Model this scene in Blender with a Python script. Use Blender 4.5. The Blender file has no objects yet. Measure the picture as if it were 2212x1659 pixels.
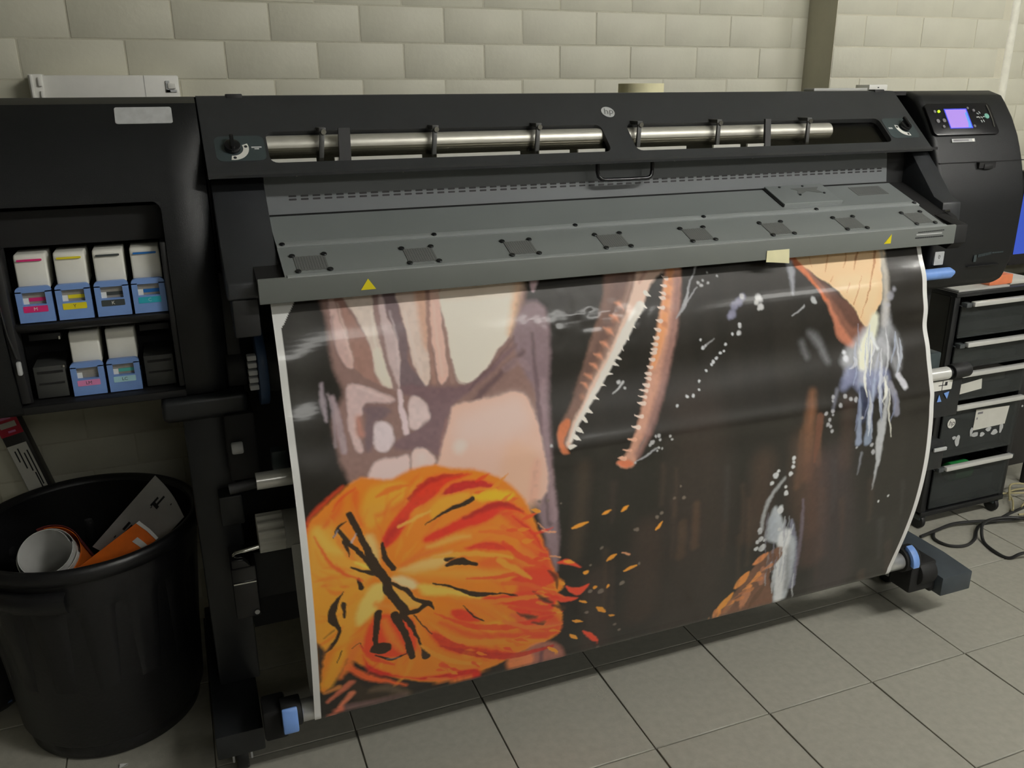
import bpy, bmesh, math, random
import numpy as np
from mathutils import Vector, Matrix
random.seed(7); rng = np.random.default_rng(7)
S = bpy.context.scene; COL = S.collection

# ------------------------------------------------------------------ camera
F_PX, PITCH, YAW, ROLL = 1838.45, 0.328908, 0.368984, -0.007590
CAM = Vector((-0.11093, -1.46941, 1.38335))
cp, sp, cy, sy = math.cos(PITCH), math.sin(PITCH), math.cos(YAW), math.sin(YAW)
fw = Vector((sy*cp, cy*cp, -sp)); rt = Vector((cy, -sy, 0)); up = rt.cross(fw)
rt2 = rt*math.cos(ROLL) + up*math.sin(ROLL); up2 = up*math.cos(ROLL) - rt*math.sin(ROLL)
cd = bpy.data.cameras.new('camera'); cam = bpy.data.objects.new('camera', cd); COL.objects.link(cam)
M = Matrix((rt2, up2, -fw)).transposed().to_4x4(); M.translation = CAM; cam.matrix_world = M
cd.sensor_width = 36; cd.lens = F_PX/2212*36; cd.clip_start = .05; cd.clip_end = 40
S.camera = cam

# ------------------------------------------------------------------ world, exposure
w = bpy.data.worlds.new('world'); S.world = w; w.use_nodes = True
w.node_tree.nodes['Background'].inputs[0].default_value = (.9, .95, 1, 1); w.node_tree.nodes['Background'].inputs[1].default_value = .05
S.view_settings.view_transform = 'Standard'; S.view_settings.look = 'None'
S.view_settings.exposure = 0.0; S.view_settings.gamma = 1.0; S.view_settings.use_curve_mapping = False
LAMPS = [  # ceiling luminaires: x, y, length along x, strength
    (1.80, -1.80, 1.2, 145.0), (3.7, -1.80, 1.2, 90.0), (0.6, -4.4, 1.2, 7.0), (2.75, -4.4, 1.2, 9.5), (4.85, -4.4, 1.2, 9.5)]
CEIL = 2.72

# ------------------------------------------------------------------ helpers
def lin(c):
    return tuple((x/255/12.92 if x <= 10.3 else ((x/255+.055)/1.055)**2.4) for x in c)
def mat(name, c, rough=.5, metal=0., spec=.5, var=.08, scale=40., bump=0., bscale=200., emit=None, estr=0., coat=0.):
    m = bpy.data.materials.new(name); m.use_nodes = True
    nt = m.node_tree; b = nt.nodes['Principled BSDF']
    b.inputs['Roughness'].default_value = rough; b.inputs['Metallic'].default_value = metal
    b.inputs['Specular IOR Level'].default_value = spec; b.inputs['Coat Weight'].default_value = coat
    col = lin(c)
    tc = nt.nodes.new('ShaderNodeTexCoord')
    n = nt.nodes.new('ShaderNodeTexNoise'); n.inputs['Scale'].default_value = scale; n.inputs['Detail'].default_value = 4
    nt.links.new(tc.outputs['Object'], n.inputs['Vector'])
    r = nt.nodes.new('ShaderNodeValToRGB')
    r.color_ramp.elements[0].position = .3; r.color_ramp.elements[1].position = .7
    r.color_ramp.elements[0].color = (*[x*(1-var) for x in col], 1); r.color_ramp.elements[1].color = (*[min(1, x*(1+var)) for x in col], 1)
    nt.links.new(n.outputs['Fac'], r.inputs['Fac']); nt.links.new(r.outputs['Color'], b.inputs['Base Color'])
    if bump:
        n2 = nt.nodes.new('ShaderNodeTexNoise'); n2.inputs['Scale'].default_value = bscale; n2.inputs['Detail'].default_value = 3
        nt.links.new(tc.outputs['Object'], n2.inputs['Vector'])
        bp = nt.nodes.new('ShaderNodeBump'); bp.inputs['Strength'].default_value = bump; bp.inputs['Distance'].default_value = .002
        nt.links.new(n2.outputs['Fac'], bp.inputs['Height']); nt.links.new(bp.outputs['Normal'], b.inputs['Normal'])
    if emit:
        b.inputs['Emission Color'].default_value = (*lin(emit), 1); b.inputs['Emission Strength'].default_value = estr
    return m
def glass(name, tint, refl=.5, rough=.03):
    m = bpy.data.materials.new(name); m.use_nodes = True; nt = m.node_tree
    nt.nodes.remove(nt.nodes['Principled BSDF']); out = nt.nodes['Material Output']
    t = nt.nodes.new('ShaderNodeBsdfTransparent'); t.inputs[0].default_value = (*tint, 1)
    g = nt.nodes.new('ShaderNodeBsdfGlossy'); g.inputs['Roughness'].default_value = rough
    fr = nt.nodes.new('ShaderNodeFresnel'); fr.inputs[0].default_value = 1.45
    ml = nt.nodes.new('ShaderNodeMath'); ml.operation = 'MULTIPLY'; ml.inputs[1].default_value = refl
    mx = nt.nodes.new('ShaderNodeMixShader')
    nt.links.new(fr.outputs[0], ml.inputs[0]); nt.links.new(ml.outputs[0], mx.inputs[0])
    nt.links.new(t.outputs[0], mx.inputs[1]); nt.links.new(g.outputs[0], mx.inputs[2]); nt.links.new(mx.outputs[0], out.inputs[0])
    return m
MT = {
 'body': mat('black_textured_plastic', (17, 18.5, 20.5), .47, spec=.42, bump=.25, bscale=900, var=.05),
 'cover': mat('charcoal_plastic', (40, 42, 45), .45, spec=.6, bump=.2, bscale=900, var=.05),
 'dark': mat('matt_black', (24, 24, 25), .6), 'deep': mat('deep_black', (12, 12, 13), .7),
 'legm': mat('black_painted_steel', (30, 32, 34), .45),
 'blackgloss': mat('glossy_black_plastic', (22, 22, 25), .22),
 'grey': mat('grey_painted_steel', (122, 127, 126), .38, var=.03, scale=8), 'grey2': mat('mid_grey_steel', (104, 108, 110), .42, var=.03, scale=8),
 'strip': mat('light_grey_steel', (148, 153, 152), .35, var=.03), 'grille': mat('grille_grey', (100, 102, 100), .5, var=.12, scale=900), 'grillehole': mat('grille_hole', (74, 76, 76), .6),
 'lip': mat('lip_grey', (112, 116, 113), .45, var=.03, scale=10),
 'screw': mat('dark_screw', (38, 40, 42), .35, metal=.6), 'chrome': mat('chrome', (215, 215, 212), .14, metal=1),
 'alu': mat('brushed_aluminium', (196, 194, 184), .42, metal=.55, var=.05), 'silver': mat('satin_silver', (205, 206, 205), .28, metal=.7),
 'white': mat('white_plastic', (226, 225, 218), .4, var=.02), 'offwhite': mat('offwhite_card', (206, 205, 196), .6, var=.03),
 'ink_white': mat('cartridge_white', (234, 233, 224), .5, var=.02), 'ink_blue': mat('cartridge_blue', (120, 155, 215), .4, var=.04),
 'blue': mat('blue_plastic', (120, 160, 228), .4), 'dimblue': mat('dark_blue_plastic', (58, 80, 112), .45),
 'magenta': mat('magenta', (222, 40, 120), .5), 'yellow': mat('yellow', (232, 216, 30), .5), 'cyan': mat('cyan', (40, 175, 195), .5), 'inkblue': mat('ink_blue_print', (20, 110, 190), .5),
 'inkblack': mat('ink_black_print', (60, 66, 66), .5), 'pink': mat('light_magenta', (228, 140, 190), .5), 'lcyan': mat('light_cyan', (170, 215, 225), .5), 'teal': mat('teal_ink', (80, 180, 165), .5),
 'smoke': mat('smoke_window', (150, 146, 138), .25, var=.2, scale=25),
 'sticker': mat('silver_sticker', (186, 188, 188), .4, var=.1, scale=60), 'dialplate': mat('dial_plate', (58, 68, 70), .4),
 'print': mat('print_black', (36, 38, 40), .6), 'warn': mat('warning_yellow', (226, 210, 20), .45, var=.02),
 'tape': mat('masking_tape', (232, 226, 184), .7, var=.05), 'tapeedge': mat('tape_roll_edge', (200, 194, 140), .7, var=.1, scale=120),
 'footm': mat('blue_grey_steel', (58, 65, 71), .45), 'handle': mat('bright_handle', (228, 228, 224), .25, metal=.35, var=.02), 'slotgrey': mat('slot_grey', (58, 59, 57), .5), 'bin': mat('bin_black', (22, 22, 24), .42, bump=.3, bscale=120, var=.1), 'paper': mat('waste_paper', (214, 214, 210), .55, var=.03),
 'greysheet': mat('grey_backing', (178, 178, 174), .5, var=.04), 'orange': mat('orange_print', (226, 110, 32), .5, var=.12, scale=30), 'maroon': mat('maroon_print', (120, 50, 50), .5, var=.3, scale=20),
 'red': mat('red_label', (190, 24, 56), .5), 'boxblack': mat('black_carton', (36, 34, 34), .4),
 'cartblack': mat('trolley_black', (30, 31, 32), .4), 'drawer': mat('smoked_drawer', (78, 82, 84), .2, var=.15, scale=20), 'drawerdark': mat('dark_drawer_plastic', (26, 27, 28), .3),  # drawerdark: even near-black plastic of drawer trays and side panels
 'green': mat('green_item', (40, 140, 70), .5), 'cable': mat('black_cable', (38, 38, 38), .5), 'beige': mat('beige_cable', (170, 160, 120), .6),
 'screenpurple': mat('lcd_lilac', (20, 20, 30), .3, emit=(198, 160, 255), estr=.85), 'screenblue': mat('lcd_cyan_edge', (20, 20, 30), .3, emit=(110, 175, 255), estr=.9),
 'lcdrim': mat('lcd_rim', (60, 70, 190), .3, emit=(70, 80, 230), estr=.5),
 'led': mat('green_led', (160, 220, 40), .3, emit=(190, 255, 40), estr=1.2), 'button': mat('grey_button', (120, 118, 122), .4), 'okbutton': mat('green_button', (110, 165, 150), .4),
 'monitor': mat('monitor_glow', (10, 10, 30), .2, emit=(70, 100, 215), estr=.75), 'mustard': mat('mustard_card', (170, 140, 30), .6), 'salmon': mat('orange_carton', (226, 130, 88), .6),
 'wood': mat('desk_laminate', (150, 140, 125), .5), 'pipe': mat('white_painted_pipe', (230, 228, 214), .35),
 'ceil': mat('ceiling_paint', (168, 168, 162), .8, var=.03, scale=3), 'farwall': mat('far_wall_paint', (96, 94, 86), .8, var=.05, scale=2),
 'fixture': mat('luminaire_white', (225, 225, 222), .5),
 'tile': mat('floor_tile', (166, 164, 152), .5, var=.07, scale=55, bump=.15, bscale=260), 'grout': mat('grout', (112, 110, 99), .8, var=.15),
 'brick': mat('painted_brick', (200, 198, 180), .55, var=.03, scale=14, bump=.35, bscale=55), 'mortar': mat('painted_mortar', (190, 187, 168), .7, var=.06, bump=.5, bscale=120),
 'pier': mat('pier_paint', (200, 196, 176), .6, var=.06, scale=12, bump=.4, bscale=80),
}
MT['pane'] = glass('smoked_window', (.62, .61, .56), .8); MT['clear'] = mat('smoky_drawer_plastic', (62, 66, 66), .22, var=.1, scale=15); MT['clear'].node_tree.nodes['Principled BSDF'].inputs['Alpha'].default_value = .5

def wloc(o):
    v = Vector((0, 0, 0))
    while o is not None: v += o.location; o = o.parent
    return v
class MB:
    """collects geometry in world coordinates; build() links it as one mesh object"""
    def __init__(s): s.v = []; s.f = []
    def add(s, vs, fs):
        k = len(s.v); s.v += [tuple(p) for p in vs]; s.f += [tuple(i+k for i in f) for f in fs]; return s
    def box(s, x0, x1, y0, y1, z0, z1):
        return s.add([(x0,y0,z0),(x1,y0,z0),(x1,y1,z0),(x0,y1,z0),(x0,y0,z1),(x1,y0,z1),(x1,y1,z1),(x0,y1,z1)],
                     [(0,3,2,1),(4,5,6,7),(0,1,5,4),(1,2,6,5),(2,3,7,6),(3,0,4,7)])
    def loft(s, A, B):
        n = len(A); return s.add(list(A)+list(B), [tuple(range(n)), tuple(range(2*n-1, n-1, -1))] + [(i, (i+n), (i+1) % n+n, (i+1) % n) for i in range(n)])
    def prism(s, yz, x0, x1): return s.loft([(x0, *p) for p in yz], [(x1, *p) for p in yz])
    def cyl(s, p0, p1, r0, r1=None, n=20):
        r1 = r0 if r1 is None else r1; p0 = Vector(p0); p1 = Vector(p1); d = (p1-p0).normalized()
        a = d.orthogonal().normalized(); b = d.cross(a)
        c = [(math.cos(2*math.pi*i/n), math.sin(2*math.pi*i/n)) for i in range(n)]
        return s.loft([p0+(a*x+b*y)*r0 for x, y in c], [p1+(a*x+b*y)*r1 for x, y in c])
    def tube(s, path, r, n=10):
        P = [Vector(p) for p in path]; m = len(P); k = len(s.v); prev = None
        for i, p in enumerate(P):
            t = (P[min(i+1, m-1)]-P[max(i-1, 0)]).normalized()
            a = t.orthogonal().normalized() if prev is None else (prev-t*prev.dot(t)).normalized()
            prev = a; b = t.cross(a); rr = r[i] if isinstance(r, (list, tuple)) else r
            s.v += [tuple(p+(a*math.cos(2*math.pi*j/n)+b*math.sin(2*math.pi*j/n))*rr) for j in range(n)]
        for i in range(m-1):
            for j in range(n): s.f.append((k+i*n+j, k+i*n+(j+1) % n, k+(i+1)*n+(j+1) % n, k+(i+1)*n+j))
        s.f.append(tuple(k+j for j in range(n))[::-1]); s.f.append(tuple(k+(m-1)*n+j for j in range(n)))
        return s
    def lathe(s, prof, c, n=32):
        k = len(s.v); m = len(prof)
        for r, z in prof: s.v += [(c[0]+r*math.cos(2*math.pi*j/n), c[1]+r*math.sin(2*math.pi*j/n), c[2]+z) for j in range(n)]
        for i in range(m-1):
            for j in range(n): s.f.append((k+i*n+j, k+i*n+(j+1) % n, k+(i+1)*n+(j+1) % n, k+(i+1)*n+j))
        return s
    def sheet(s, grid, th):
        """thin curved sheet from a grid of points, thickness th along local normals"""
        g = [[Vector(p) for p in row] for row in grid]; R = len(g); Cn = len(g[0]); k = len(s.v); top = []; bot = []
        for i in range(R):
            for j in range(Cn):
                du = g[i][min(j+1, Cn-1)]-g[i][max(j-1, 0)]; dv = g[min(i+1, R-1)][j]-g[max(i-1, 0)][j]
                n = du.cross(dv).normalized()*(th/2); top.append(g[i][j]+n); bot.append(g[i][j]-n)
        s.v += [tuple(p) for p in top+bot]; N = R*Cn
        for i in range(R-1):
            for j in range(Cn-1):
                a = k+i*Cn+j; s.f.append((a, a+1, a+Cn+1, a+Cn)); s.f.append((a+N, a+N+Cn, a+N+Cn+1, a+N+1))
        e = [i*Cn for i in range(R)]
        ring = list(range(Cn)) + [i*Cn+Cn-1 for i in range(1, R)] + [(R-1)*Cn+j for j in range(Cn-2, -1, -1)] + [i*Cn for i in range(R-2, 0, -1)]
        for q in range(len(ring)):
            a, b = ring[q], ring[(q+1) % len(ring)]; s.f.append((k+a, k+a+N, k+b+N, k+b))
        return s
    def build(s, name, m, parent=None, bevel=0., seg=2, smooth=40, flip=False):
        off = wloc(parent) if parent is not None else Vector((0, 0, 0))
        me = bpy.data.meshes.new(name); me.from_pydata([tuple(Vector(p)-off) for p in s.v], [], s.f)
        bm = bmesh.new(); bm.from_mesh(me); bmesh.ops.recalc_face_normals(bm, faces=bm.faces)
        if bevel:
            ed = [e for e in bm.edges if len(e.link_faces) == 2 and e.calc_face_angle(0) > math.radians(32)]
            bmesh.ops.bevel(bm, geom=ed, offset=bevel, segments=seg, affect='EDGES', profile=.5, clamp_overlap=True)
        bm.to_mesh(me); bm.free()
        if smooth:
            me.polygons.foreach_set('use_smooth', [True]*len(me.polygons)); me.set_sharp_from_angle(angle=math.radians(smooth))
        me.materials.append(MT[m] if isinstance(m, str) else m)
        o = bpy.data.objects.new(name, me); COL.objects.link(o); o.parent = parent
        return o
class Frame:
    def __init__(s, o, u, v):
        s.o = Vector(o); s.u = Vector(u).normalized(); s.v = Vector(v).normalized(); s.n = s.v.cross(s.u)
    def p(s, a, b, h=0.): return s.o+s.u*a+s.v*b+s.n*h
    def plate(s, mb, poly, h0, h1): return mb.loft([s.p(a, b, h0) for a, b in poly], [s.p(a, b, h1) for a, b in poly])
    def rect(s, mb, a0, a1, b0, b1, h0, h1, r=0., n=4):
        return s.plate(mb, rr(a0, a1, b0, b1, r, n), h0, h1)
def rr(a0, a1, b0, b1, r=0., n=4):
    if not r: return [(a0, b0), (a1, b0), (a1, b1), (a0, b1)]
    out = []
    for cx, cy_, st in ((a1-r, b0+r, -90), (a1-r, b1-r, 0), (a0+r, b1-r, 90), (a0+r, b0+r, 180)):
        for i in range(n+1):
            t = math.radians(st+90*i/n); out.append((cx+r*math.cos(t), cy_+r*math.sin(t)))
    return out
def ell(cx, cy_, ra, rb, n=24): return [(cx+ra*math.cos(2*math.pi*i/n), cy_+rb*math.sin(2*math.pi*i/n)) for i in range(n)]
def ring_poly(cx, cy_, r0, r1, a0, a1, n=12):
    A = [math.radians(a0+(a1-a0)*i/n) for i in range(n+1)]
    return [(cx+r1*math.cos(t), cy_+r1*math.sin(t)) for t in A]+[(cx+r0*math.cos(t), cy_+r0*math.sin(t)) for t in A[::-1]]
def text(name, s, fr, a, b, size, m, parent, h=.0006, shear=0., squeeze=1.):
    """lettering: flat printed characters centred on (a, b) of frame fr"""
    cu = bpy.data.curves.new(name, 'FONT'); cu.body = s; cu.size = size; cu.align_x = 'CENTER'; cu.align_y = 'CENTER'; cu.resolution_u = 3; cu.shear = shear
    t = bpy.data.objects.new(name, cu); COL.objects.link(t)
    bpy.context.view_layer.update()
    me = bpy.data.meshes.new_from_object(t.evaluated_get(bpy.context.evaluated_depsgraph_get()))
    bpy.data.objects.remove(t); bpy.data.curves.remove(cu)
    off = wloc(parent)
    for v in me.vertices: v.co = fr.p(a+v.co.x*squeeze, b-v.co.y, h)-off
    me.materials.clear(); me.materials.append(MT[m]); me.name = name
    o = bpy.data.objects.new(name, me); COL.objects.link(o); o.parent = parent; return o
def tag(o, label=None, cat=None, group=None, kind=None):
    for k, v in (('label', label), ('category', cat), ('group', group), ('kind', kind)):
        if v: o[k] = v
    return o
def thing(name, loc, label, cat, group=None):
    o = bpy.data.objects.new(name, None); COL.objects.link(o); o.location = loc; o.empty_display_size = .05
    return tag(o, label, cat, group)
def lookpart(o, label): o['label'] = label; return o

# ================================================================== THE ROOM
ROOM = dict(x0=-2.4, x1=5.9, y0=-5.2, y1=.75)
TS, TX, TY = .30554, .73472, -.45966          # floor tile module and grid origin
fl = MB().box(ROOM['x0'], ROOM['x1'], ROOM['y0'], 1.0, -.05, -.004).build('floor', 'grout'); tag(fl, 'grey square tiled floor with thin grout lines', None, None, 'structure')
def tile_mb(mb, x, y, w_, d): return mb.box(x+.0016, x+w_-.0016, y+.0016, y+d-.0016, -.0045, 0)
tm = None; field = MB()
i0, i1 = math.floor((ROOM['x0']-TX)/TS), math.ceil((ROOM['x1']-TX)/TS); j0, j1 = math.floor((ROOM['y0']-TY)/TS), math.ceil((.75-TY)/TS)
for i in range(i0, i1):
    for j in range(j0, j1):
        x, y = TX+i*TS, TY+j*TS
        if -1.6 < x < 3.3 and -1.5 < y < .7 and y+TS < .80:
            if tm is None:
                t0 = tile_mb(MB(), 0, 0, TS, TS).build('tile', 'tile', fl, bevel=.0012, seg=1); tm = t0; t = t0
            else:
                t = tm.copy(); COL.objects.link(t); t.parent = fl
            t.location = (x, y, random.uniform(-.0003, .0003))
        else:
            xa, xb, ya, yb = max(x, ROOM['x0']), min(x+TS, ROOM['x1']), max(y, ROOM['y0']), min(y+TS, .75)
            if xb-xa > .01 and yb-ya > .01: tile_mb(field, xa, ya, xb-xa, yb-ya)
tag(field.build('tile_field', 'tile', fl, smooth=0), kind='stuff')

BH, BL, BZ, BX, WY = .084498, .21312, 1.41887, -.38919, .75     # brick course, length, datum course, datum joint, wall plane
PIER0, PIER1, PY = 1.692, 2.36, .63
HW = 2.72
wb = MB().box(ROOM['x0'], ROOM['x1'], WY+.0, WY+.2, 0, HW).build('wall_back', 'mortar'); tag(wb, 'cream painted brick wall behind the printer', None, None, 'structure')
wp = MB().box(PIER0+.0, PIER1-.0, PY+.0, WY+.01, 0, HW).build('wall_pier', 'pier'); tag(wp, 'painted brick pier standing proud of the wall', None, None, 'structure')
protos = {}
def brick_obj(w_, parent, loc):
    key = (round(w_, 3), parent.name)
    if key not in protos:
        o = MB().box(0, w_, 0, .02, 0, BH-.003).build('brick', 'brick', parent, bevel=.0022, seg=2); protos[key] = o
    else:
        o = protos[key].copy(); COL.objects.link(o); o.parent = parent
    o.location = loc
    o.rotation_euler = (random.uniform(-.004, .004), 0, random.uniform(-.003, .003)); return o
bfield = MB(); pfield = MB(); nrow = int(HW/BH)+1
for k in range(-17, nrow-17):
    z = BZ+k*BH
    if z+BH > HW or z < -.001: continue
    offx = BX if k % 2 == 0 else BX+BL*.5
    for n in range(-11, 28):
        x = offx+n*BL; xa, xb = max(x, ROOM['x0']), min(x+BL, ROOM['x1'])
        for a, b in ((xa, min(xb, PIER0)), (max(xa, PIER1), xb)):
            if b-a < .03: continue
            near = (1.30 < z < 1.80 and -.9 < a < 2.9) or (z < .95 and -1.3 < a < .0) or (z > .95 and z < 1.3 and (-.9 < a < -.5 or a > 2.3 and a < 2.9))
            if near: brick_obj(b-a-.003, wb, (a+.002, WY-.0013+random.uniform(-.0006, .0006), z+.002))
            else: bfield.box(a+.002, b-.002, WY-.0017, WY+.01, z+.002, z+BH-.002)
    offx = PIER0 if k % 2 == 0 else PIER0-BL*.5
    for n in range(0, 6):
        x = offx+n*BL; a, b = max(x, PIER0), min(x+BL, PIER1)
        if b-a < .03: continue
        if 1.30 < z < 1.80: brick_obj(b-a-.003, wp, (a+.002, PY-.0013+random.uniform(-.0006, .0006), z+.002))
        else: pfield.box(a+.002, b-.002, PY-.0017, PY+.01, z+.002, z+BH-.002)
tag(bfield.build('brick_field', 'brick', wb, smooth=0), kind='stuff'); tag(pfield.build('brick_field', 'brick', wp, smooth=0), kind='stuff')
for nm, b in (('wall_left', (ROOM['x0']-.1, ROOM['x0'], ROOM['y0'], 1, 0, HW)), ('wall_right', (ROOM['x1'], ROOM['x1']+.1, ROOM['y0'], 1, 0, HW)), ('wall_front', (ROOM['x0'], ROOM['x1'], ROOM['y0']-.1, ROOM['y0'], 0, HW))):
    tag(MB().box(*b).build(nm, 'farwall'), 'plain painted wall', None, None, 'structure')
tag(MB().box(ROOM['x0'], ROOM['x1'], ROOM['y0'], 1, HW, HW+.1).build('ceiling', 'ceil'), 'plain pale ceiling', None, None, 'structure')
for i, (lx, ly, ll, st) in enumerate(LAMPS):
    L = thing('ceiling_lamp', (lx, ly, CEIL), ('ceiling tube lamp in front of the printer', 'ceiling tube lamp in front of the desk and monitor', 'dim ceiling tube lamp of the far row facing the ink cartridges', 'ceiling tube lamp of the far row, between the two others', 'ceiling tube lamp of the far row beside the plain wall')[i], 'lamp')
    if ly < -4:      # wide diffuser panels in the far row
        L['label'] = L['label'].replace('tube lamp', 'panel lamp')
        MB().box(lx-ll/2-.02, lx+ll/2+.02, ly-.47, ly+.47, CEIL-.03, CEIL).build('frame', 'fixture', L, bevel=.004)
        MB().box(lx-ll/2, lx+ll/2, ly-.45, ly+.45, CEIL-.034, CEIL-.0302).build('diffuser', mat('lamp_panel_%d' % i, (255, 253, 248), .5, emit=(255, 253, 247), estr=st), L)
        continue
    MB().box(lx-ll/2-.03, lx+ll/2+.03, ly-.10, ly+.10, CEIL-.05, CEIL).build('housing', 'fixture', L, bevel=.006)
    tubem = mat('lamp_tube_%d' % i, (255, 253, 248), .5, emit=(255, 253, 247), estr=st)
    for s in (-1, 1):
        MB().cyl((lx-ll/2, ly+s*.05, CEIL-.072), (lx+ll/2, ly+s*.05, CEIL-.072), .016, n=12).build('tube', tubem, L)

# pipe in the corner of the pier
PP = thing('wall_pipe', (2.44, .70, 0), 'white painted vertical pipe against the brick wall beside the pier', 'pipe')
MB().cyl((2.444, .702, 0), (2.444, .702, HW), .024, n=24).build('pipe_run', 'pipe', PP)
for z in (.5, 1.9):
    MB().cyl((2.444, .702, z), (2.444, .702, z+.03), .029, n=24).box(2.42, 2.468, .70, .752, z+.004, z+.026).build('pipe_clip', 'pipe', PP, bevel=.002)

# white trunking cover on the wall
TR = thing('trunking', (-.21, .70, 1.30), 'white plastic trunking cover on the wall above the ink cartridges', 'trunking')
MB().box(-.36, -.072, .70, .7462, 1.30, 1.4278).build('cover', 'white', TR, bevel=.004)
MB().box(-.372, -.345, .694, .7462, 1.30, 1.4298).box(-.369, -.363, .690, .70, 1.30, 1.429).box(-.354, -.347, .688, .70, 1.405, 1.424).box(-.352, -.345, .688, .70, 1.30, 1.396).build('end_cap', 'white', TR, bevel=.0015)
MB().box(-.10, -.092, .6965, .701, 1.392, 1.416).box(-.10, -.078, .6965, .701, 1.392, 1.397).build('latch', 'sticker', TR)
MB().box(-.096, -.08, .694, .701, 1.399, 1.411).build('latch_tab', 'white', TR, bevel=.001)
MB().box(-.1445, -.1435, .6992, .701, 1.30, 1.4275).build('seam', 'greysheet', TR)

# ================================================================== THE PRINTER
PR = thing('wide_format_printer', (.78, .35, 0), 'black wide format inkjet printer with grey heater hood and lilac control screen', 'printer')
RM = [(.30,1.382),(.265,1.371),(.248,1.352),(.221,1.317),(.196,1.274),(.182,1.242),(.171,1.213),(.151,1.149),(.146,1.10),(.146,1.05),(.147,.99),(.152,.955),(.17,.90),(.20,.88)]
CX0, CX1 = -.053, 1.612                     # extent of the window cover
# right end housing
right = MB().prism(RM+[(.58,.88),(.58,1.36),(.56,1.382)], 1.655, 1.952).build('right_housing', 'body', PR, bevel=.014, seg=3)
MB().box(1.662, 1.9525, .1685, .176, 1.2105, 1.2125).build('door_seam', 'deep', right)
MB().box(1.786, 1.842, .160, .172, 1.196, 1.2105).build('door_notch', 'deep', right)
MB().box(1.802, 1.832, .158, .166, 1.1935, 1.206).build('door_latch', 'dark', right, bevel=.001)
MB().box(1.79, 1.90, .1475, .154, .9462, .9474).build('lower_seam', 'deep', right)
fb = Frame((0, .1488, .985), (1,0,0), (0,0,-1))
bd = MB(); fb.rect(bd, 1.806, 1.815, .008, .026, 0, .0012); badge = bd.build('badge', 'dialplate', right)
bd = MB()
for k in range(9): fb.rect(bd, 1.82+k*.0052, 1.824+k*.0052, .008-.0006*k, .015-.0006*k, 0, .0012)
for k in range(8): fb.rect(bd, 1.868+k*.0052, 1.872+k*.0052, .0045, .008, 0, .0012)
bd.build('badge_lettering', 'dialplate', badge)
# control panel
fc = Frame((0, .2475, 1.3525), (1,0,0), (0, -.0495, -.0745))
cpn = MB(); fc.rect(cpn, 1.658, 1.876, .004, .094, -.002, .006, .012); panel = cpn.build('control_panel', 'blackgloss', PR, bevel=.0015)
lookpart(panel, 'glossy black control panel with lit lilac screen')
def onpanel(nm, m, poly, h0=.006, h1=.0075): q = MB(); fc.plate(q, poly, h0, h1); return q.build(nm, m, panel)
onpanel('screen_rim', 'lcdrim', rr(1.7145, 1.7905, .0205, .0765), .006, .0068)
scr = onpanel('screen', 'screenpurple', rr(1.717, 1.786, .0235, .0745), .0065, .0073); lookpart(scr, 'lit lilac screen')
onpanel('screen_glow_bar', 'screenblue', [(1.779,.034),(1.786,.030),(1.786,.0745),(1.7745,.0745),(1.779,.062)], .0073, .0077)
for (a, b, r, m) in ((1.681,.0285,.004,'button'), (1.695,.028,.0035,'led'), (1.681,.055,.0055,'button'), (1.7015,.054,.0055,'button'), (1.694,.071,.004,'button'), (1.849,.044,.0075,'okbutton'), (1.8115,.027,.004,'button'), (1.794,.020,.0035,'button'), (1.796,.0715,.004,'button')):
    onpanel('button', m, ell(a, b, r, r, 14), .006, .0085)
for (a, b, an) in ((1.822,.036,30),(1.829,.033,60),(1.823,.047,45),(1.831,.047,45),(1.826,.058,70),(1.834,.057,70),(1.817,.046,0),(1.839,.045,0)):
    t = math.radians(an); ca, sa = math.cos(t), math.sin(t)
    onpanel('key', 'sticker', [(a+ca*u-sa*v_, b+sa*u+ca*v_) for u, v_ in ((-.0035,-.0011),(.0035,-.0011),(.0035,.0011),(-.0035,.0011))], .006, .0075)
onpanel('trim_arc', 'chrome', [(1.861,.012),(1.864,.011),(1.8665,.03),(1.8665,.055),(1.864,.075),(1.861,.075),(1.8635,.055),(1.8635,.03)], .006, .0075)
fn = Frame((0, .192, 1.2685), (1,0,0), (0,-.014,-.032))
np_ = MB(); fn.rect(np_, 1.713, 1.790, .001, .010, -.001, .0015); nm_ = np_.build('nameplate', 'sticker', PR, bevel=.0004)
q = MB(); fn.rect(q, 1.717, 1.768, .0035, .0075, .0015, .002); q.build('nameplate_text', 'button', nm_)
q = MB(); fn.plate(q, ell(1.783, .0055, .0038, .0038, 14), .0015, .0022); q.build('nameplate_mark', 'white', nm_)
# small white sticker and blue lever below the hood
fs = Frame((0, .1465, .995), (1,0,0), (0,0,-1))
q = MB(); fs.plate(q, rr(1.667, 1.698, .0, .034, .002), -.004, .0015); st = q.build('number_sticker', 'sticker', PR); text('sticker_text', '0', fs, 1.682, .014, .014, 'print', st, .0018)
q = MB(); q.cyl((1.60, .135, .9405), (1.712, .135, .9405), .0145, n=20).cyl((1.712,.135,.9405),(1.728,.135,.9405),.0145,.006,20); lookpart(q.build('release_lever', 'blue', PR), 'pale blue lever')

# central body behind the cover
ZI = 1.245
MB().prism([(.30,1.3815),(.30,1.372),(.34,1.372),(.34,ZI+.006),(.175,ZI+.006),(.175,ZI),(.222,ZI),(.222,1.06),(.56,1.0),(.58,1.02),(.58,1.36),(.56,1.3815)], CX0, 1.655).build('main_body', 'dark', PR)
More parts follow.
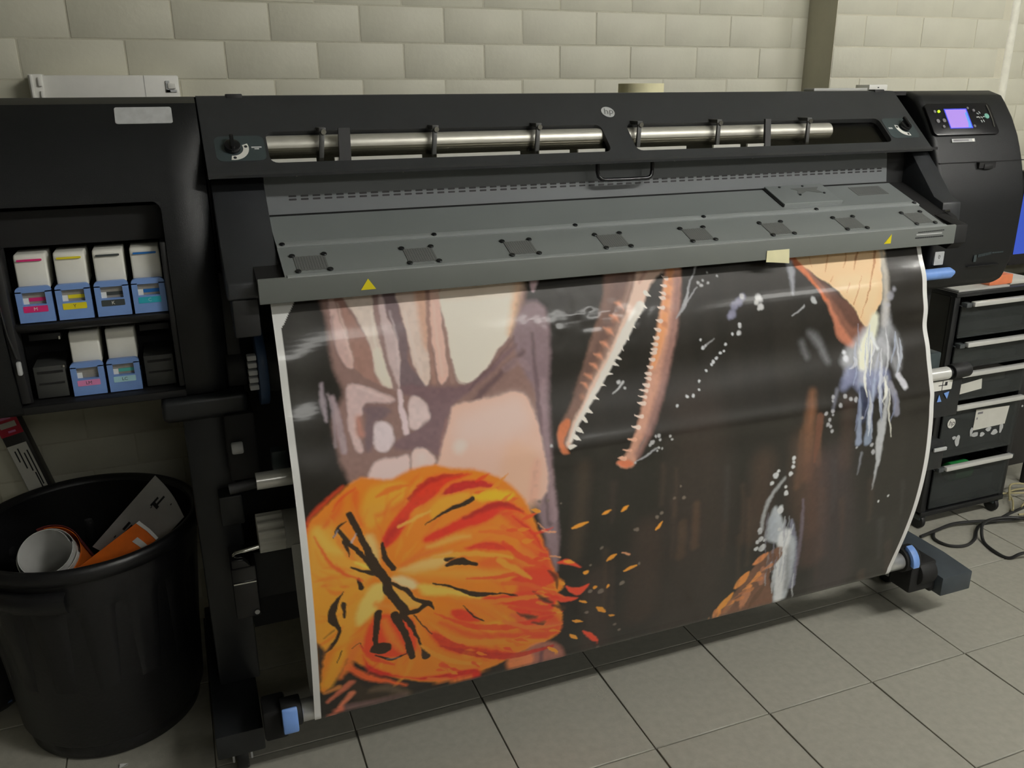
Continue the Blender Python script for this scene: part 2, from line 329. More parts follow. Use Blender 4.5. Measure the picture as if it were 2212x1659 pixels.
# window cover
TOPC, BOTC = Vector((0,.30,1.3825)), Vector((0,.155,1.2540)); LC = (BOTC-TOPC).length
fcv = Frame(TOPC, (1,0,0), BOTC-TOPC)
W1, W2 = (.058, .752), (.812, 1.506); WT, WBt = .49*LC, .895*LC; TH = .012
cv = MB(); f_ = lambda a0,a1,b0,b1: fcv.rect(cv, a0, a1, b0, b1, -TH, 0)
f_(CX0, CX1, 0, WT); f_(CX0, CX1, WBt, LC); f_(CX0, W1[0], WT, WBt); f_(W1[1], W2[0], WT, WBt); f_(W2[1], CX1, WT, WBt)
for a, b, sa, sb in ((W1[0],WT,1,1),(W1[0],WBt,1,-1),(W1[1],WT,-1,1),(W1[1],WBt,-1,-1),(W2[0],WT,1,1),(W2[0],WBt,1,-1),(W2[1],WT,-1,1),(W2[1],WBt,-1,-1)):
    r = .014; fcv.plate(cv, [(a, b)]+[(a+sa*r*(1-math.sin(t)), b+sb*r*(1-math.cos(t))) for t in [math.pi/2*i/4 for i in range(5)]], -TH, 0)
cover = cv.build('window_cover', 'cover', PR); lookpart(cover, 'charcoal cover with two long viewing windows')
MB().prism([(.155,1.254),(.148,1.2495),(.150,1.2445),(.175,1.2445),(.175,1.2505)], CX0, CX1).build('cover_lip', 'cover', cover)
MB().prism([(.30,1.3825),(.318,1.3835),(.318,1.376),(.30,1.374)], CX0, CX1).build('cover_hinge', 'cover', cover)
for x in (.0, 1.55): MB().box(x, x+.03, .296, .32, 1.374, 1.3865).build('hinge_tab', 'dark', cover, bevel=.002)
for a, b in (W1, W2):
    q = MB(); fcv.rect(q, a-.006, b+.006, WT-.006, WBt+.006, -TH-.003, -TH); q.build('window_pane', 'pane', cover)
# behind the windows: drive roller, light strip, brackets
MB().cyl((.03,.232,1.2935),(1.36,.232,1.2935),.0185,n=32).build('drive_roller', 'alu', PR)
for a, b in ((.05,.142),(.176,.195),(.20,.345),(.375,.55),(.592,.66),(.68,.742),(.81,.94),(1.01,1.08),(1.10,1.16)): MB().box(a, b, .184, .19, 1.2655, 1.2725).build('guide_strip', 'offwhite', PR)
for x in (.157,.376,.595,.83,1.03,1.275):
    MB().loft([(x-.002,.20,1.322),(x+.007,.20,1.322),(x+.007,.205,1.322),(x-.002,.205,1.322)], [(x-.009,.192,1.2645),(x,.192,1.2645),(x,.2,1.2645),(x-.009,.2,1.2645)]).box(x-.004,x+.009,.20,.26,1.318,1.326).build('roller_bracket', 'slotgrey', PR, bevel=.001)
    MB().cyl((x+.004,.196,1.318),(x+.004,.204,1.318),.005,n=10).build('bracket_screw', 'chrome', PR)
MB().loft([(.188,.194,1.325),(.21,.194,1.325),(.21,.2,1.325),(.188,.2,1.325)], [(.184,.178,1.262),(.206,.178,1.262),(.206,.186,1.262),(.184,.186,1.262)]).build('carriage_strut', 'dark', PR)
MB().loft([(1.15,.194,1.325),(1.165,.194,1.325),(1.165,.2,1.325),(1.15,.2,1.325)], [(1.143,.178,1.262),(1.158,.178,1.262),(1.158,.186,1.262),(1.143,.186,1.262)]).build('carriage_strut', 'dark', PR)
# knobs with printed dials, logo
def knob(a, b, sg, arc):
    q = MB(); fcv.plate(q, ell(a, b, .014, .014, 24), 0, .011); k = q.build('cover_knob', 'blackgloss', cover, bevel=.0015)
    q = MB(); fcv.rect(q, a-.0035, a+.0035, b-.020, b+.012, .0105, .017, .002); q.build('knob_grip', 'blackgloss', k, bevel=.001)
    q = MB(); fcv.plate(q, ring_poly(a, b, .0185, .0285, *arc), .0005, .0012); d = q.build('dial_scale', 'white', k)
    for t in (arc[0]+14, arc[1]-14):
        q = MB(); t = math.radians(t); fcv.plate(q, ell(a+.0235*math.cos(t), b+.0235*math.sin(t), .003, .003, 10), .0012, .0016); q.build('dial_mark', 'print', k)
q = MB(); fcv.plate(q, rr(-.034, .053, .70*LC-.031, .70*LC+.031, .012), 0, .0004); q.build('dial_plate', 'dialplate', cover)
q = MB(); fcv.plate(q, rr(1.512, 1.600, .665*LC-.033, .665*LC+.033, .012), 0, .0004); q.build('dial_plate', 'dialplate', cover)
knob(-.004, .70*LC, 1, (-22, 100)); knob(1.569, .655*LC, -1, (82, 196))
q = MB(); fcv.rect(q, .029, .047, .70*LC-.003, .70*LC, .0004, .001); fcv.rect(q, .034, .042, .70*LC+.001, .70*LC+.004, .0004, .001); fcv.rect(q, 1.518, 1.53, .665*LC-.002, .665*LC+.003, .0004, .001); q.build('dial_text', 'sticker', cover)
def logo(fr, a, b, r, parent, face, ink):
    q = MB(); fr.plate(q, ell(a, b, r, r, 28), 0, .0012); lg = q.build('logo_disc', face, parent); text('logo_letters', 'hp', fr, a, b-.0008, r*1.55, ink, lg, .0016, .25); return lg
logo(fcv, .783, .304*LC, .0155, cover, 'sticker', 'grille')
# U handle under the cover
hp_ = [(.7245,.183,1.252),(.7245,.182,1.226),(.727,.181,1.216),(.733,.180,1.2105),(.742,.180,1.2085),(.80,.180,1.208),(.842,.180,1.2085),(.85,.180,1.2105),(.8545,.181,1.216),(.856,.182,1.226),(.856,.183,1.252)]
MB().tube(hp_, .0042, 10).build('cover_handle', 'blackgloss', PR)
# perforated panel
PA, PB = Vector((0,.213,1.240)), Vector((0,.203,1.171)); fpp = Frame(PA, (1,0,0), PB-PA)
q = MB(); fpp.rect(q, .046, 1.533, -.004, .0705, -.006, 0); perf = q.build('perforated_panel', 'grey2', PR)
q = MB()
for i in range(64):
    x = .088+i*.02245
    for v_ in (.0365, .0425): fpp.plate(q, rr(x, x+.0145, v_-.0003, v_+.0032, .0012, 2), -.0003, .0004)
tag(q.build('vent_slots', 'dark', perf), kind='stuff')
for x in (.10,.30,.50,.70,.90,1.10,1.30,1.48): MB().cyl((x,.165,1.2425),(x,.165,1.2448),.003,n=8).build('underside_screw', 'chrome', PR)
# heater hood: upper plate, strip, lower plate, lip
HA, HB = Vector((0,.200,1.170)), Vector((0,.0,1.0888)); LH = (HB-HA).length; fh = Frame(HA, (1,0,0), HB-HA)
HX0, HX1 = .046, 1.533
q = MB(); fh.rect(q, HX0, HX1, .006, .50*LH, -.006, .0); upper = q.build('hood_upper_plate', 'grey', PR); lookpart(upper, 'blue-grey sloping steel plate')
q = MB(); fh.rect(q, HX0, HX1, -.004, .0062, -.008, -.001); q.build('hood_joint', 'deep', PR)
q = MB(); fh.rect(q, HX0, HX1, .475*LH, .548*LH, -.002, .0022); strip_ = q.build('hood_strip', 'strip', PR, bevel=.0008)
q = MB(); fh.rect(q, HX0, HX1-.003, .545*LH, LH-.001, -.006, -.0005); lower = q.build('hood_lower_plate', 'grey', PR); lookpart(lower, 'grey plate with a row of fan grilles')
def screw(fr, a, b, h, parent, r=.005):
    q = MB(); fr.plate(q, ell(a, b, r, r, 12), h, h+.0025); return q.build('screw', 'screw', parent, bevel=.0006, seg=1)
for x in (.056,.338,.634,.937,1.235,1.522): screw(fh, x, .513*LH, .002, strip_)
for k in range(8):
    x = .0965+.1978*k; b0, b1 = .70*LH, .905*LH
    q = MB(); sc = [(x-.0275+.0055*i, b0-(.0011 if i % 2 else 0)) for i in range(11)]+[(x+.0275, b1)]+[(x+.0275-.0055*i, b1+(.0011 if i % 2 else 0)) for i in range(1, 11)]
    if k == 7: sc = [(min(a, HX1-.008), b) for a, b in sc]
    fh.plate(q, sc, -.001, .0006); g = q.build('fan_grille', 'grille', lower)
    q = MB()
    for i in range(11):
        for j in range(9): fh.plate(q, ell(x-.024+.0048*i, b0+.004+.0046*j, .0012, .0012, 5), .0006, .0008)
    tag(q.build('grille_holes', 'grillehole', g), kind='stuff')
    for a, b in ((x-.029,b0-.003),(x+.027,b0-.003),(x-.026,b1+.003),(x+.029,b1+.003)): screw(fh, min(a, HX1-.006), b, -.0002, g, .0054)
ap = MB(); fh.rect(ap, 1.163, 1.325, .012*LH, .40*LH, .0, .0065); acc = ap.build('access_panel', 'grey', PR, bevel=.001); lookpart(acc, 'raised grey access panel at the right end of the hood')
q = MB(); fh.rect(q, 1.1625, 1.3255, .393*LH, .412*LH, .0, .0072); q.build('panel_edge', 'strip', acc)
q = MB(); fh.rect(q, 1.1585, 1.163, .01*LH, .41*LH, .0002, .0022); q.build('panel_gap', 'deep', acc)
q = MB(); fh.plate(q, [(1.225,.09*LH),(1.305,.085*LH),(1.292,.14*LH),(1.30,.21*LH),(1.285,.20*LH),(1.262,.155*LH),(1.243,.20*LH),(1.228,.21*LH),(1.238,.14*LH)], .0066, .0072); q.build('panel_emblem', 'grille', acc)
for a, b in ((1.232,.23),(1.302,.22),(1.20,.05),(1.265,.05)): screw(fh, a, b*LH, .006, acc, .003)
q = MB(); fh.rect(q, 1.398, 1.49, .08*LH, .27*LH, 0, .0008); eg = q.build('end_grille', 'grille', upper)
q = MB()
for i in range(16):
    for j in range(7): fh.plate(q, ell(1.404+.0052*i, .10*LH+.0049*j, .0012, .0012, 5), .0008, .001)
tag(q.build('grille_holes', 'grillehole', eg), kind='stuff')
lip = MB().prism([(0,1.0885),(.0,1.0468),(.006,1.0455),(.012,1.0478),(.012,1.0875),(.004,1.0905)], 0, 1.560).build('hood_lip', 'lip', PR, bevel=.0012); lookpart(lip, 'grey front lip of the hood')
flip_ = Frame((0, 0, 1.0885), (1,0,0), (0,0,-1))
MB().prism([(.0,1.0905),(.006,1.0925),(.014,1.092),(.012,1.088),(.0,1.0885)], .05, 1.531).build('lip_top_edge', 'strip', lip)
for x, half in ((.187, 0), (1.363, 1)):
    tri = [(x, .0115), (x+.0135, .031), (x-.0135, .031)] if not half else [(x+.006, .0085), (x+.006, .029), (x-.013, .029)]
    q = MB(); flip_.plate(q, tri, 0, .0006); wl = q.build('warning_label', 'warn', lip); lookpart(wl, 'yellow warning triangle')
q = MB()
for k in range(14): flip_.rect(q, 1.446+k*.0056, 1.4505+k*.0056, .0085-.0001*k, .0105-.0001*k, 0, .0005)
for k in range(15): flip_.rect(q, 1.440+k*.0056, 1.4446+k*.0056, .0205, .0235, 0, .0005)
q.build('lip_print', 'print', lip)
q = MB(); flip_.rect(q, 1.442, 1.518, .0135, .016, 0, .0004); q.build('lip_print_line', 'sticker', lip)
MB().prism([(.0135,1.0805),(.20,1.158),(.222,1.165),(.222,1.07),(.10,1.066),(.0135,1.062)], .0, 1.61).build('hood_base', 'deep', PR)
MB().prism([(.004,1.088),(.07,1.105),(.07,1.04),(.02,1.030),(.004,1.046)], 1.5605, 1.60).build('lip_end_cap', 'deep', PR, bevel=.002)
# arms on both sides of the hood
ARM = [(.235,1.2445),(.205,1.2395),(.12,1.143),(.05,1.0915),(.030,1.080),(.028,1.052),(.06,1.045),(.24,1.06)]
MB().prism(ARM, -.049, .0445).build('hood_arm', 'cover', PR, bevel=.004)
MB().prism([(.235,1.2445),(.205,1.2395),(.115,1.140),(.085,1.128),(.080,1.06),(.24,1.06)], 1.602, 1.66).build('hood_arm', 'cover', PR, bevel=.004)
MB().prism([(.10,1.118),(.055,1.100),(.04,1.083),(.055,1.062),(.10,1.06)], 1.601, 1.618).build('arm_tip', 'deep', PR, bevel=.003)
MB().box(-.044,.0,.026,.10,.985,1.052).build('arm_foot', 'dark', PR, bevel=.004)
MB().cyl((1.597,.07,1.110),(1.602,.062,1.112),.0035,n=8).build('arm_screw', 'chrome', PR)

# left end: ink housing with recess
LX = -.61
IHR = [p for p in RM if p[1] >= 1.213]+[(.1695,1.209),(.151,1.149),(.146,1.10),(.146,1.05),(.148,.99),(.156,.93),(.166,.88),(.175,.858),(.182,.845),(.20,.836)]
IHC = [(LX,0),(-.50,0),(-.412,0),(-.137,0),(-.118,-.003),(-.098,-.0035),(-.080,.001),(-.066,.008),(-.0565,.018)]
h0, h1, hc = 7, IHR.index((.175,.858)), 2
ih = MB(); NC = len(IHC); NRW = len(IHR)
for (y, z) in IHR:
    for (x, o_) in IHC: ih.v.append((x, y+o_*min(1, max(0, (1.36-z)/.12)), z))
for i in range(NRW-1):
    for j in range(NC-1):
        if j == hc and h0 <= i < h1: continue
        a_ = i*NC+j; ih.f.append((a_, a_+1, a_+NC+1, a_+NC))
k_ = len(ih.v); ih.v += [(LX,.58,1.382),(-.0565,.58,1.382),(-.0565,.58,.836),(LX,.58,.836)]
ih.f += [tuple(range(NC))+(k_+1,k_), tuple((NRW-1)*NC+j for j in range(NC))[::-1]+(k_+3,k_+2), tuple(i*NC+NC-1 for i in range(NRW))+(k_+2,k_+1), tuple(i*NC for i in range(NRW))[::-1]+(k_,k_+3)]
rim = [(i,hc) for i in range(h0,h1)]+[(h1,hc),(h1,hc+1)]+[(i,hc+1) for i in range(h1-1,h0-1,-1)]
kb = len(ih.v)
for (i,j) in rim: p_ = ih.v[i*NC+j]; ih.v.append((p_[0], .32, p_[2]))
for q_ in range(len(rim)):
    (i,j),(i2,j2) = rim[q_], rim[(q_+1) % len(rim)]
    ih.f.append((i*NC+j, i2*NC+j2, kb+(q_+1) % len(rim), kb+q_))
ih.build('ink_housing', 'body', PR, smooth=28)
q = MB(); q.loft([(-.137,.1712,1.2093),(-.152,.1712,1.2093),(-.146,.1708,1.2075),(-.1405,.1690,1.2030),(-.137,.1665,1.195)], [(-.137,.30,1.2093),(-.152,.30,1.2093),(-.146,.30,1.2075),(-.1405,.30,1.2030),(-.137,.30,1.195)]); q.build('bay_corner', 'body', PR)
MB().prism([(.172,1.075),(.172,.90),(.19,.86),(.20,.842),(.58,.842),(.58,1.075)], -.056, -.031).build('ink_housing_inner', 'dark', PR, bevel=.003)
MB().box(-.412, -.137, .31, .58, .836, 1.209).build('ink_bay_back', 'deep', PR)
MB().prism([(.175,.858),(.180,.842),(.20,.836),(.315,.836),(.315,.856),(.19,.860)], -.412, -.137).build('ink_bay_sill', 'dark', PR, bevel=.002)
MB().prism([(.160,1.009),(.166,.999),(.205,.987),(.31,.985),(.31,1.008),(.165,1.011)], -.403, -.140).build('ink_bay_shelf', 'dark', PR, bevel=.002)
MB().prism([(.20,1.20),(.205,1.139),(.312,1.132),(.312,1.206)], -.411, -.138).build('ink_bay_hood', 'deep', PR)
MB().prism([(.152,1.14),(.150,1.0),(.175,.865),(.20,.858),(.205,1.14)], -.1475, -.1375).build('ink_bay_jamb', 'dark', PR, bevel=.002)
MB().prism([(.152,1.14),(.150,1.0),(.175,.865),(.20,.858),(.205,1.14)], -.4115, -.396).build('ink_bay_jamb', 'dark', PR, bevel=.002)
MB().tube([(-.405,.145,1.12),(-.41,.142,1.06),(-.407,.146,1.0),(-.402,.155,.955)], .0022, 8).build('door_edge', 'blackgloss', PR)
MB().box(-.404,-.396,.148,.158,.925,.95).build('door_clip', 'sticker', PR, bevel=.003)
for x in (-.391, -.2065):
    a, b = x+.002, x+.054
    sl = MB().box(a, b, .205, .31, .862, .922).build('empty_slot', 'slotgrey', PR, bevel=.002); lookpart(sl, 'empty black cartridge slot')
    MB().box(a+.006, b-.004, .2035, .206, .909, .913).box(a+.006, b-.004, .2035, .206, .888, .891).build('slot_groove', 'deep', sl)
    MB().box(a, b, .225, .31, .966, .978).build('slot_header', 'dark', sl, bevel=.001)
MB().box(-.3395,-.3365,.2005,.206,.919,.923).box(-.341,-.338,.222,.226,.966,.972).build('slot_clip', 'chrome', PR)
fst = Frame((0,.2575,1.3645), (1,0,0), (0,-.0215,-.0275))
q = MB(); fst.plate(q, rr(-.193,-.0985,0,.0345,.004), -.0005, .0012); lookpart(q.build('blank_sticker', 'sticker', PR), 'worn silver sticker')
# bracket bar, leg tops and legs
MB().box(-.135,-.035,.178,.20,.8965,.9145).build('bracket_bar', 'dialplate', PR, bevel=.002)
MB().prism([(.16,.84),(.165,.80),(.20,.785),(.50,.785),(.50,.84)], -.185,-.03).build('leg_bracket', 'legm', PR, bevel=.01, seg=3)
MB().box(-.152,-.066,.215,.36,.155,.80).build('leg', 'legm', PR, bevel=.006)
MB().box(1.665,1.755,.215,.36,.155,.90).build('leg', 'legm', PR, bevel=.006)
MB().box(-.06,1.665,.40,.43,.165,1.0).build('added_dark_backing', 'deep', PR)  # added black board standing in for the darkness behind sheet and legs
MB().box(-.10,1.70,.30,.36,.30,.42).build('cross_beam', 'legm', PR, bevel=.006)
def foot(x0, x1, yf, yb):
    f = MB().prism([(yf,.095),(yf,.150),(yf+.10,.158),(yb-.1,.158),(yb,.150),(yb,.095)], x0, x1).build('foot', 'footm' if x0 > 0 else 'legm', PR, bevel=.003)  # left foot takes the darker steel, its shade put into the colour
    for y in (yf+(.07 if x0 < 0 else .22), yb-.05):
        xm = (x0+x1)/2
        MB().cyl((xm-.012,y+.012,.036),(xm+.012,y+.012,.036),.036,n=24).build('caster_wheel', 'dark', f, bevel=.004)
        c_ = MB().box(xm-.021,xm-.016,y-.012,y+.028,.030,.092).box(xm+.016,xm+.021,y-.012,y+.028,.030,.092).box(xm-.021,xm+.021,y-.014,y+.03,.085,.096); c_.build('caster_fork', 'sticker', f, bevel=.002)
foot(-.172,-.077,.055,.56); foot(1.672,1.777,-.038,.56)
# media rollers, gears, take-up on the left and right
MB().cyl((-.036,.06,.698),(1.675,.06,.698),.0165,n=24).build('guide_roller', 'handle', PR)
MB().cyl((1.675,.06,.698),(1.688,.06,.698),.0165,.012,24).cyl((1.688,.06,.698),(1.745,.06,.700),.020,.019,20).build('roller_knob', 'dark', PR, bevel=.002)
MB().box(1.60,1.665,.075,.13,.62,.75).build('loader_bracket', 'dialplate', PR, bevel=.004)
fr1 = Frame((0,.0585,.673), (1,0,0), (0,0,-1))
MB().box(1.622,1.735,.06,.10,.575,.679).build('loader_plate', 'legm', PR, bevel=.003)
q = MB(); fr1.plate(q, rr(1.628,1.698,-.005,.021,.002), -.001, .0008); ls = q.build('loader_sticker', 'white', PR); q = MB(); fr1.rect(q,1.664,1.666,-.005,.021,.0008,.0012); fr1.rect(q,1.652,1.678,.006,.008,.0008,.0012); fr1.rect(q,1.673,1.681,-.001,.009,.0008,.0012); q.build('loader_sticker_symbol', 'print', ls)
q = MB(); fr1.plate(q, [(1.655,.052),(1.670,.052),(1.659,.032)], 0, .0012); fr1.plate(q, [(1.674,.030),(1.692,.027),(1.688,.047)], 0, .0012); q.build('arrow_mark', 'blue', PR)
MB().box(1.615,1.72,.065,.12,.42,.50).build('lower_bracket', 'legm', PR, bevel=.006)
MB().box(1.676,1.72,.058,.064,.476,.486).build('bracket_pin', 'sticker', PR, bevel=.002)
# left side details
MB().cyl((-.060,.185,.885),(-.026,.185,.885),.034,n=28).build('spindle_hub', 'deep', PR, bevel=.004)
MB().cyl((-.006,.19,.885),(.012,.19,.885),.078,n=40).build('spindle_flange', 'dimblue', PR, bevel=.003)
for k in range(5):
    z = .855+.0145*k; MB().box(-.024,-.007,.125,.145,z,z+.010).build('hub_tooth', 'sticker', PR, bevel=.002)
MB().cyl((.012,.20,.885),(1.55,.20,.885),.058,n=40).build('media_roll', 'slotgrey', PR)
MB().box(-.078,-.02,.16,.30,.66,.80).build('side_bracket', 'deep', PR, bevel=.006)
MB().cyl((-.070,.148,.735),(-.048,.148,.735),.012,n=16).build('bracket_knob', 'sticker', PR, bevel=.003)
MB().box(-.0,.03,.10,.13,.69,.735).build('guide_block', 'dialplate', PR, bevel=.003)
MB().cyl((-.085,.06,.690),(-.036,.06,.695),.010,n=14).build('roller_stub', 'dark', PR)
MB().box(-.105,-.06,.17,.24,.56,.625).build('drive_box', 'dialplate' if 0 else 'legm', PR, bevel=.004)
hub = MB()
nn = 12
pr_ = []
for i in range(nn*4):
    t = 2*math.pi*i/(nn*4); r = .040 if (i//2) % 2 == 0 else .0345; pr_.append((.155+r*math.cos(t), .540+r*math.sin(t)))
hub.prism(pr_, -.040, .012); hub.build('takeup_hub', 'offwhite', PR, bevel=.001)
MB().cyl((.012,.155,.54),(1.60,.155,.54),.040,n=32).build('takeup_core', 'greysheet', PR)
MB().tube([(-.042,.12,.530),(-.070,.118,.527),(-.086,.118,.526),(-.090,.118,.522),(-.0905,.118,.50)], .005, 10).build('crank_pin', 'chrome', PR)
mo = MB().prism([(.10,.50),(.10,.385),(.16,.385),(.20,.44),(.20,.50)], -.1,-.052).loft([(-.098,.099,.50),(-.06,.099,.50),(-.06,.12,.50),(-.098,.12,.50)], [(-.098,.099,.52),(-.075,.099,.52),(-.075,.12,.52),(-.098,.12,.52)]).build('motor_box', 'blackgloss', PR, bevel=.003)
MB().box(-.098,-.055,.0965,.101,.4655,.468).build('motor_seam', 'chrome', mo)
MB().cyl((-.060,.098,.395),(-.060,.104,.395),.005,n=10).build('motor_screw', 'sticker', mo)
# tension bar at the bottom with its end levers
BAR = (.004, .2085)
tb = MB().cyl((-.002,BAR[0],BAR[1]),(1.552,BAR[0],BAR[1]),.0225,n=32).build('tension_bar', 'silver', PR, bevel=.002)
MB().cyl((-.042,BAR[0]+.006,BAR[1]),(-.0025,BAR[0]+.006,BAR[1]),.030,n=28).build('bar_hub', 'deep', PR, bevel=.003)
MB().prism([(-.026,.245),(-.031,.238),(-.034,.195),(-.030,.186),(-.02,.19),(-.018,.24)], -.042,-.012).build('bar_lever', 'blue', PR, bevel=.003)
MB().cyl((1.5525,BAR[0]+.006,BAR[1]),(1.60,BAR[0]+.006,BAR[1]),.034,n=28).build('bar_hub', 'deep', PR, bevel=.003)
arc = [(BAR[0]+.006-.046*math.cos(t), BAR[1]+.046*math.sin(t)) for t in [math.radians(-8+14*i) for i in range(7)]]+[(BAR[0]+.006-.033*math.cos(t), BAR[1]+.033*math.sin(t)) for t in [math.radians(76-14*i) for i in range(7)]]
MB().prism(arc, 1.561, 1.582).build('bar_lever', 'blue', PR, bevel=.002)
MB().cyl((1.60,.0,.165),(1.655,.0,.165),.036,n=28).box(1.575,1.66,-.02,.05,.115,.20).build('bar_carrier', 'deep', PR, bevel=.006)
MB().box(1.655,1.672,-.015,.05,.10,.165).build('carrier_arm', 'deep', PR, bevel=.004)
MB().box(-.077,-.030,.0,.06,.155,.225).build('bar_carrier', 'deep', PR, bevel=.006)

# ================================================================== INK CARTRIDGES
def cartridge(x, z, y, stripe, inkm, labm, letter, lettm, label):
    C_ = thing('ink_cartridge', (x, y, z), label, 'ink cartridge')
    b = MB()
    b.prism([(y+.014,z+.055),(y+.017,z+.112),(y+.022,z+.1165),(y+.10,z+.1165),(y+.10,z+.055)], x+.0045, x+.0535).build('body', 'ink_white', C_, bevel=.003, seg=3)
    f = Frame((x, y, z+.0635), (1,0,0), (0,0,-1))
    hd = MB(); O_ = rr(0, .0555, 0, .0625, .008, 4)
    wn = (.0095, .0455, .010, .031)
    # blue handle: frame around the level window
    f.rect(hd, 0.0, .0555, wn[3], .0625, -.010, 0); f.rect(hd, 0, wn[0], .008, wn[3], -.010, 0); f.rect(hd, wn[1], .0555, .008, wn[3], -.010, 0)
    f.plate(hd, [(0,.008)]+[(.008-.008*math.cos(t), .008-.008*math.sin(t)) for t in [math.pi/2*i/4 for i in range(1,5)]]+[(.0475+.008*math.sin(t), .008-.008*math.cos(t)) for t in [math.pi/2*i/4 for i in range(0,4)]]+[(.0555,.008),(.0555,wn[2]),(0,wn[2])], -.010, 0)
    h = hd.build('handle', 'ink_blue', C_)
    MB().box(x, x+.0555, y+.010, y+.06, z+.001, z+.030).build('tray', 'dimblue', C_)
    q = MB(); f.rect(q, wn[0], wn[1], wn[2], wn[3], -.009, -.008); wi = q.build('level_window', 'smoke', h)
    q = MB(); f.rect(q, .0185, wn[1], .0205, .0268, -.008, -.0074); q.build('ink_level', inkm, wi)
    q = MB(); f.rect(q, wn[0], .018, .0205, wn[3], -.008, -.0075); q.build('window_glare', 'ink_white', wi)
    q = MB(); f.plate(q, rr(.0085, .0465, .0335, .0445, .0015), 0, .0006); lb = q.build('colour_label', labm, h)
    text('colour_letters', letter, f, .0275, .039, .0085, lettm, lb, .0009)
    if stripe:
        fs_ = Frame((x, y+.0145, z+.112), (1,0,0), (0,-.003,-.057)); q = MB(); fs_.plate(q, rr(.0095,.0480,.0035,.0068,.0012), -.001, .0014); q.build('colour_stripe', stripe, C_)
    return C_
for a in ((-.3872, 1.0118, .168, 'magenta', 'magenta', 'magenta', 'M', 'ink_white', 'white and blue ink cartridge with a magenta label'),
          (-.3262, 1.0118, .168, 'yellow', 'yellow', 'yellow', 'Y', 'inkblack', 'white and blue ink cartridge with a yellow label'),
          (-.2645, 1.0118, .168, 'inkblack', 'inkblack', 'inkblack', 'K', 'ink_white', 'white and blue ink cartridge with a dark grey label'),
          (-.2040, 1.0118, .168, 'inkblue', 'inkblue', 'cyan', 'C', 'lcyan', 'white and blue ink cartridge with a cyan label'),
          (-.3288, .8605, .198, None, 'smoke', 'pink', 'LM', 'inkblack', 'white and blue ink cartridge with a pale pink label'),
          (-.2680, .8605, .198, None, 'teal', 'lcyan', 'LC', 'inkblack', 'white and blue ink cartridge with a pale blue label')):
    cartridge(*a)

# ================================================================== THE PRINTED SHEET
PROF = np.array([(.056,1.075),(.036,1.035),(.009,.969),(-.007,.906),(-.021,.842),(-.045,.769),(-.065,.695),(-.075,.628),(-.079,.533),(-.071,.431),(-.052,.332),(-.021,.215)])
def smooth_prof(P):
    out = []; n = len(P)
    for i in range(n-1):
        p0, p1, p2, p3 = P[max(i-1, 0)], P[i], P[i+1], P[min(i+2, n-1)]
        for k in range(8):
            t = k/8; out.append(.5*((2*p1)+(-p0+p2)*t+(2*p0-5*p1+4*p2-p3)*t*t+(-p0+3*p1-3*p2+p3)*t**3))
    out.append(P[-1]); return np.array(out)
SPF = smooth_prof(PROF)
